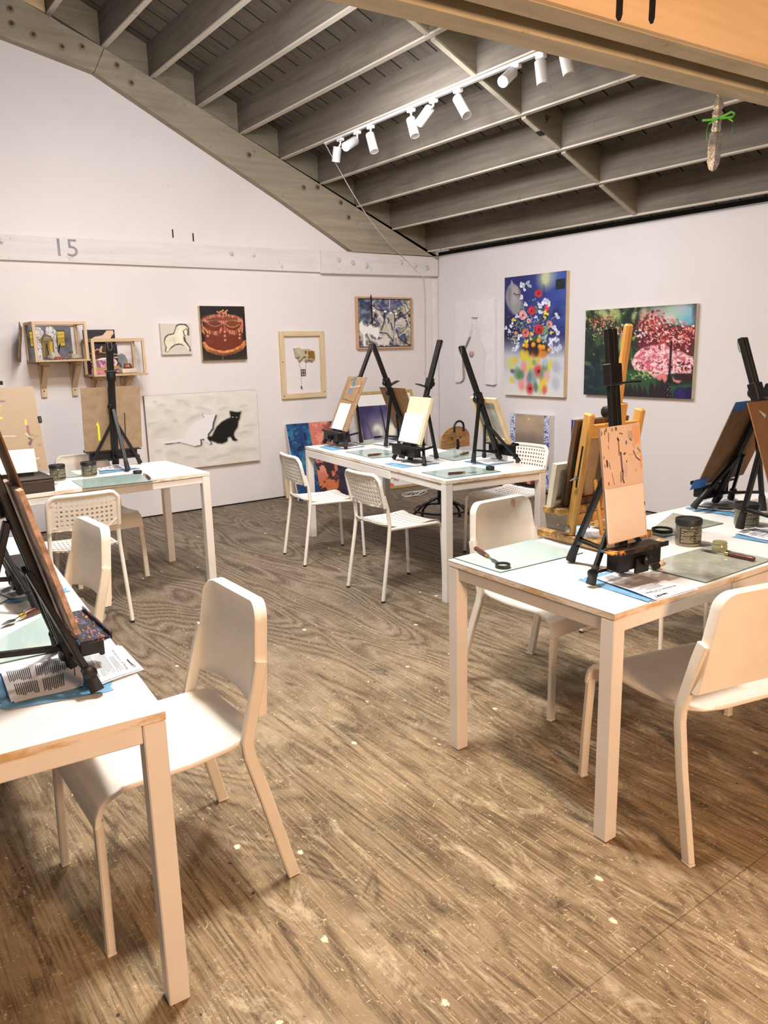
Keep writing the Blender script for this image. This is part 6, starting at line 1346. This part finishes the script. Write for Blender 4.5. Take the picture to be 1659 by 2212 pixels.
# -- paper: printed handouts on blue shop towels
PAPER = plain('white_paper', (240, 240, 244), .8, var=.01); INKP = plain('printed_ink', (70, 70, 76), .8); INKL = plain('printed_grey', (92, 92, 98), .8); TOWEL = plain('blue_paper_towel', (122, 178, 218), .85, var=.1, scale=20)
def page_lines(mb, x0, x1, y0, y1, n, f, q, ragged=.2, h=.45):
    st = (y1-y0)/n
    for k in range(n):
        y = y1-st*(k+.5); xe = x1-(x1-x0)*q.uniform(0, ragged)
        mb.add([f(x0, y-st*h/2), f(xe, y-st*h/2), f(xe, y+st*h/2), f(x0, y+st*h/2)], [(0, 1, 2, 3)])
def handout(label, tlabel, quad, z=T, seed=1, towel=None, lead=True, curl=.002):
    """quad: the four corners of the sheet in the photo, title edge first (top-left, top-right, bottom-right, bottom-left of the page)"""
    P = [on(*q, 2, z) for q in quad]; c = sum(P, Vector())/4; q = random.Random(seed)
    if (P[1]-P[0]).cross(P[3]-P[0]).z > 0: P = [P[1], P[0], P[3], P[2]]      # keep the writing the right way round
    if tlabel:
        tw = towel or [(p[0]*1.0, p[1]) for p in quad]; Q = [on(*k, 2, z) for k in tw]
        n = 18
        def ft(u, v):
            a = Q[0].lerp(Q[1], u); b = Q[3].lerp(Q[2], u); p = a.lerp(b, v); e = (.006 if v in (0, 1) else 0)*math.sin(u*40)
            return (p.x-c.x+e, p.y-c.y+e, .0012+.0022*(math.sin(7*u+3*v+seed)+1)*.5)
        tag(MB().grid(n, n, ft).build('paper_towel', TOWEL, smooth=60, loc=(c.x, c.y, z), fix=False), tlabel, 'paper towel')
    t = empty('printed_handout', label, 'paper', (c.x, c.y, z+.0035))
    def f3(u, v, dz=0.0):
        a = P[0].lerp(P[1], u); b = P[3].lerp(P[2], u); p = a.lerp(b, v)
        return (p.x-c.x, p.y-c.y, .0022+dz+curl*(math.sin(3.1*v+1.5*u+seed)**2)+curl*1.5*max(0, v-.8)*5*.3)
    MB().grid(16, 20, lambda u, v: f3(u, v)).build('top_sheet', PAPER, t, smooth=60, fix=False)
    MB().grid(16, 20, lambda u, v: (f3(u, v)[0]+.006, f3(u, v)[1]-.005, f3(u, v)[2]-.0018)).build('under_sheet', PAPER, t, smooth=60, fix=False)
    f = lambda x, y: f3(x, 1-y, .0006)
    mb = MB()
    if lead:
        page_lines(mb, .3, .9, .60, .72, 5, f, q, .3, .3); page_lines(mb, .12, .9, .30, .56, 13, f, q, .25, .36); page_lines(mb, .1, .52, .05, .26, 9, f, q); page_lines(mb, .56, .9, .05, .25, 8, f, q)
    else:
        page_lines(mb, .08, .47, .06, .36, 12, f, q); page_lines(mb, .53, .93, .1, .42, 12, f, q); page_lines(mb, .08, .47, .42, .84, 16, f, q); page_lines(mb, .53, .93, .48, .78, 11, f, q)
    mb.build('printed_text', INKL if lead else INKP, t, fix=False)
    if lead:
        text_mesh('Introduction to Oil Painting', .085, 'printed_title', INKL, t, lambda x, y: f(.5+x*.82, .79+y*.95))
        text_mesh('newART', .1, 'printed_logo', ABLK, t, lambda x, y: f(.72+x*.9, .92+y*.8), italic=.25, bold=.003)
    else: MB().add([f(.3, .93), f(.7, .93), f(.7, .942), f(.3, .942)], [(0, 1, 2, 3)]).build('printed_rule', ABLK, t, fix=False)
# nearest: left front table.  one page of text, one title page
handout('sheet of dense text in front of the nearest left easel, curling on a blue towel', 'blue paper towel under the text sheet at the left front table edge', [cs(880, 250), cs(900, 600), cs(130, 800), cs(5, 440)], seed=4, towel=[cs(1210, 160), cs(1260, 640), cs(30, 870), cs(-120, 480)], lead=False, curl=.003)
handout('title page beneath the nearest left easel foot, Introduction to Oil Painting', None, [cs(1330, 150), cs(1580, 410), cs(1000, 620), cs(880, 270)], seed=8, curl=.002)
handout('printed text sheet further back on the left front table, under the hidden easel', 'blue paper towel further back on the left front table', [cl(600, 1010), cl(700, 1260), cl(160, 1360), (-10, 1282)], seed=5, towel=[cl(700, 1000), cl(1050, 1230), cl(150, 1420), (-40, 1290)], lead=False)
# right table
handout('printed handout hanging over the front edge of the right table under the easel', 'blue paper towel under the handout at the right table front edge', [c5(1095, 600), c5(1300, 545), c5(950, 445), c5(800, 492)], seed=2, towel=[c5(1060, 605), c5(1290, 540), c5(925, 436), c5(712, 492)], curl=.003)
handout('printed handout under the far easel at the right edge of the right table', 'blue paper towel under the far right edge easel', [cp(900, 130), cp(1230, 100), cp(1300, 300), cp(640, 230)], seed=6, towel=[cp(900, 130), cp(1250, 90), cp(1290, 350), cp(590, 232)])
handout('printed handout in front of the face-on cardboard easel at the right edge', 'blue paper towel before the face-on cardboard easel', [cp(1900, 560), cp(1660, 660), cp(1210, 560), cp(1500, 490)], seed=7, towel=[cp(1900, 580), cp(1660, 682), cp(1195, 600), cp(1500, 480)])
handout('printed handout behind the wooden easel on the right table', 'grey-blue paper towel sticking out behind the wooden easel', [(1303, 1180), (1275, 1146), (1242, 1140), (1258, 1168)], seed=9, towel=[(1300, 1182), (1268, 1136), (1232, 1136), (1250, 1166)])
# middle table
for i, (lb, tl, qd, tw) in enumerate((
    ('printed handout under the far left easel of the middle table', 'blue towel under the far left easel of the middle table', [cm(60, 872), cm(230, 905), cm(380, 882), cm(200, 858)], [cm(30, 885), cm(130, 914), cm(395, 884), cm(220, 856)]),
    ('printed handout under the birch panel easel of the middle table', 'blue towel under the birch panel easel of the middle table', [cm(590, 1015), cm(780, 1040), cm(960, 1010), cm(760, 985)], [cm(540, 1018), cm(680, 1050), cm(980, 1015), cm(760, 985)]),
    ('printed handout under the right side easel of the middle table', 'blue towel under the right side easel of the middle table', [cm(1200, 995), cm(1340, 1028), cm(1540, 1005), cm(1370, 975)], [cm(1155, 1000), cm(1350, 1034), cm(1560, 1005), cm(1390, 972)]),
    ('printed handout behind the easel facing the corner on the middle table', None, [cm(440, 865), cm(540, 880), cm(640, 868), cm(560, 852)], None))):
    handout(lb, tl, qd, seed=11+i, towel=tw, curl=.002)
handout('printed handout behind the front jar on the far left table', 'blue paper towel behind the front jar on the far left table', [cb(1050, 970), cb(1040, 940), cb(1330, 900), cb(1430, 940)], seed=20, towel=[cb(1050, 998), cb(1040, 950), cb(1330, 900), cb(1480, 940)])
# ------------------------------------------------------------------ ceiling track with can spotlights
TRK = plain('white_track', (236, 235, 234), .35, var=.02); SLOT = plain('track_slot', (120, 118, 116), .5)
tx = 3.915; zt = roof(3.915)-.001
def trk(u, v):                       # where on the track (y) the photo shows a point
    d = CR*(u-CX)/FPX+CD*(v-CY)/FPX+CF; s = (tx-CAMPOS[0])/d[0]; return float(CAMPOS[1]+d[1]*s)
y_far, y_near = trk(703, 306), 2.0
t = empty('track_rail', 'white ceiling track fixed along the underside of a joist', 'light track', (tx, (y_far+y_near)/2, zt-.018))
MB().box((0, 0, .009), (.034, y_far-y_near, .018), bev=.002).build('rail', TRK, t)
for x in (-.008, .008): MB().box((x, 0, -.0005), (.005, y_far-y_near-.06, .002)).build('slot', SLOT, t)
MB().box((0, (y_far-y_near)/2-.02, .008), (.036, .04, .02), bev=.003).build('end_cap', TRK, t)
GLOW = NT('lit_lens'); GLOW.col((1, 1, 1, 1)); GLOW.p(Emission_Color=(1, .98, .95, 1), Emission_Strength=20.0); GLOW = GLOW.m
LENS = plain('dull_lens', (190, 188, 184), .3)
def spot(label, head, tip_px, base_px, lit=False):
    """head: pixel of the adapter on the rail; base_px / tip_px: centre of the can's upper and lower ends"""
    y = trk(*head); t = empty('can_spotlight', label, 'spotlight', (tx, y, zt-.0185))
    o = Vector((tx, y, zt-.0185))
    a = on(*base_px, 0, tx)-o; b = (on(*tip_px, 1, y-.05) if lit else on(*tip_px, 0, tx))-o
    d = (b-a); L = max(.12, min(.17, d.length)); d.normalize()
    MB().box((0, 0, -.012), (.036, .07, .024), bev=.004).build('adapter', TRK, t)
    MB().tube([(0, 0, -.024), (0, 0, a.z*.6-.01), a+d*.03], .008, 10).build('stem', TRK, t, smooth=50)
    z = -d; x = Vector((1, 0, 0)); x = (x-z*x.dot(z)).normalized(); yv = z.cross(x); M = Matrix((x, yv, z)).transposed()
    r = .036
    MB().lathe([(r*.92, -L+.008), (r*.93, -L), (r*.98, -L), (r, -L+.004), (r, -.004), (r*.94, 0), (0, 0)], 26, a, M, caps=False).build('can', TRK, t, smooth=40)
    MB().lathe([(0, -L+.003), (r*.6, -L+.002), (r*.93, -L+.001)], 22, a, M, caps=False).build('lens', GLOW if lit else LENS, t, smooth=40)
    if lit:
        l = bpy.data.lights.new('spotlight_beam', 'SPOT'); l.energy = lit; l.spot_size = R(70); l.spot_blend = .8; l.shadow_soft_size = .035; l.color = (1, .97, .93)
        lo = bpy.data.objects.new('spotlight_beam', l); COL.objects.link(lo); lo.parent = t; lo.location = a+d*(L+.012); lo.rotation_euler = d.to_track_quat('-Z', 'Y').to_euler()
ck = lambda x, y: (680+x/2.8603, 80+y/2.8603)
for nm, h, b, tp, lit in (
    ('can spotlight at the far end of the ceiling track, pointing down', (158, 630), (140, 678), (130, 772), 0),
    ('lit can spotlight at the far end of the ceiling track, turned left', (262, 590), (250, 640), (168, 692), 26),
    ('can spotlight third from the far end of the track', (345, 555), (340, 600), (368, 708), 0),
    ('can spotlight fourth from the far end of the track, pointing straight down', (595, 450), (593, 505), (620, 612), 0),
    ('can spotlight fifth from the far end of the track, tilted left', (733, 390), (712, 440), (645, 535), 0),
    ('can spotlight sixth from the far end of the track, tilted right', (885, 325), (880, 375), (940, 485), 0),
    ('lit can spotlight on the near half of the track, turned left', (1245, 165), (1222, 218), (1118, 318), 26),
    ('can spotlight eighth from the far end of the track, just left of the big beam', (1398, 95), (1392, 150), (1408, 295), 0),
    ('can spotlight partly hidden by the big beam, nearest us on the track', (1530, 35), (1545, 110), (1572, 235), 0)):
    spot(nm, ck(*h), ck(*tp), ck(*b), lit)
# lamp lead: from the track to the corner and down
P = []
A = Vector((tx, y_far, zt-.02)); B = on(868, 553, 1, YW-.075); 
for k in range(14):
    f = k/13; p = A.lerp(B, f); p.z -= .10*math.sin(PI*f); P.append(p)
for q, o_ in (((895, 580), .075), ((913, 598), .05), ((917, 640), .03), ((918, 800), .02), ((921, 900), .02), ((921, 960), .02)): P.append(on(*q, 1, YW-o_))
mb = MB().tube(P, .0042, 6); tag(mb.build('lamp_cord', CABLEM, smooth=60), 'thin white cord running from the ceiling track down to the corner', 'cord')
# ------------------------------------------------------------------ silver knife ornament hanging from the beam
SILV = plain('silver_foil', (206, 204, 200), .22, .9, c2=(150, 148, 146), scale=60, bump=.3)
K = on(1549, 205, 1, 1.53); kk = on(1542, 372, 1, 1.53); Lk = K.z-kk.z; c = Vector((K.x, 1.53, K.z)); rzk = math.atan2(CAMPOS[0]-c.x, -(CAMPOS[1]-c.y))
ck_ = Vector((c.x, 1.53, 2.26)); L0 = ck_.z-kk.z
t = empty('silver_knife', 'silver paper knife ornament with a green ribbon hanging from the big beam', 'ornament', ck_, R(-38))
prof = [(.0, -L0), (.013, -L0+.012), (.020, -L0+.04), (.022, -L0+.10), (.020, -L0+.165), (.013, -L0+.172), (.016, -L0+.18), (.0135, -L0+.20), (.016, -L0+.235), (.018, -L0+.25), (.012, -L0+.262), (.017, -L0+.272), (.018, -L0+.285), (.010, -L0+.305), (.004, -L0+.318), (.0, -L0+.32)]
sck = L0/.325; prof = [(w_, -L0+(z_+L0)*sck) for w_, z_ in prof]
dx = lambda z: (z+L0)*.03
mb = MB(); n = len(prof)
for s_ in (-1, 1):
    vs = []
    for w_, z_ in prof: vs += [(-w_+dx(z_), 0, z_), (dx(z_), s_*.006*(w_/.02), z_), (w_+dx(z_), 0, z_)]
    mb.add(vs, [(i*3+j, i*3+j+1, i*3+j+4, i*3+j+3) for i in range(n-1) for j in range(2)])
mb.build('knife_body', SILV, t, smooth=30)
MB().tube([(dx(-L0+.318*sck), 0, -L0+.318*sck), (0, 0, .0)], .0012, 6).build('hanging_thread', CABLEM, t)
GRB = plain('green_ribbon', (66, 172, 50), .5, var=.05); zr = -L0+.218*sck
def rib(pts, w=.007): 
    return MB().add([(x+dx(zr), -.009-.002*i, z+zr+s*w/2) for i, (x, z) in enumerate(pts) for s in (-1, 1)], [(i*2, i*2+1, i*2+3, i*2+2) for i in range(len(pts)-1)])
rr_ = t
mb = rib([(-.05, .0), (-.03, .0), (0, .004), (.02, .012), (.036, .02), (.048, .014), (.04, .004), (.0, .0)]); mb.build('ribbon_bow', GRB, rr_)
rib([(-.01, .0), (-.03, -.012), (-.036, -.034), (-.033, -.062)], .006).build('ribbon_tail', GRB, rr_); rib([(.03, .004), (.046, -.006), (.046, -.028), (.04, -.05)], .006).build('ribbon_tail', GRB, rr_)
# ------------------------------------------------------------------ light
W = bpy.data.worlds.new('world'); bpy.context.scene.world = W; W.use_nodes = True
W.node_tree.nodes['Background'].inputs[0].default_value = (1.0, .955, .93, 1); W.node_tree.nodes['Background'].inputs[1].default_value = .22
def area(loc, aim, sx, sy, e, c):
    l = bpy.data.lights.new('lamp', 'AREA'); l.shape = 'RECTANGLE'; l.size = sx; l.size_y = sy; l.energy = e; l.color = c
    o = bpy.data.objects.new('lamp', l); COL.objects.link(o); o.location = loc
    o.rotation_euler = (Vector(aim)-Vector(loc)).to_track_quat('-Z', 'Y').to_euler(); return o
area((1.45, 2.25, 3.35), (1.5, 1.9, 0), .2, .5, 120, (1.0, .95, .89))
area((1.6, 3.9, 3.6), (2.2, 4.4, 0), .3, 1.2, 70, (1.0, .97, .95))
area((1.0, -1.5, 1.85), (1.6, 2.0, .7), .6, .5, 105, (1.0, .60, .34))
area((3.2, 4.6, 3.0), (5.6, 4.4, 1.0), 1.2, .3, 36, (.97, .97, 1.0))
area((2.2, 4.0, 3.2), (2.2, 7.0, 1.4), 2.2, .3, 46, (.98, .975, 1.0))
sc = bpy.context.scene
sc.cycles.use_denoising = True; sc.cycles.use_adaptive_sampling = True; sc.cycles.adaptive_threshold = .035; sc.cycles.adaptive_min_samples = 12
sc.cycles.max_bounces = 6; sc.cycles.diffuse_bounces = 3; sc.cycles.glossy_bounces = 3; sc.cycles.transmission_bounces = 5
sc.cycles.caustics_reflective = False; sc.cycles.caustics_refractive = False
sc.view_settings.view_transform = 'Standard'; sc.view_settings.look = 'None'; sc.view_settings.exposure = 0.0
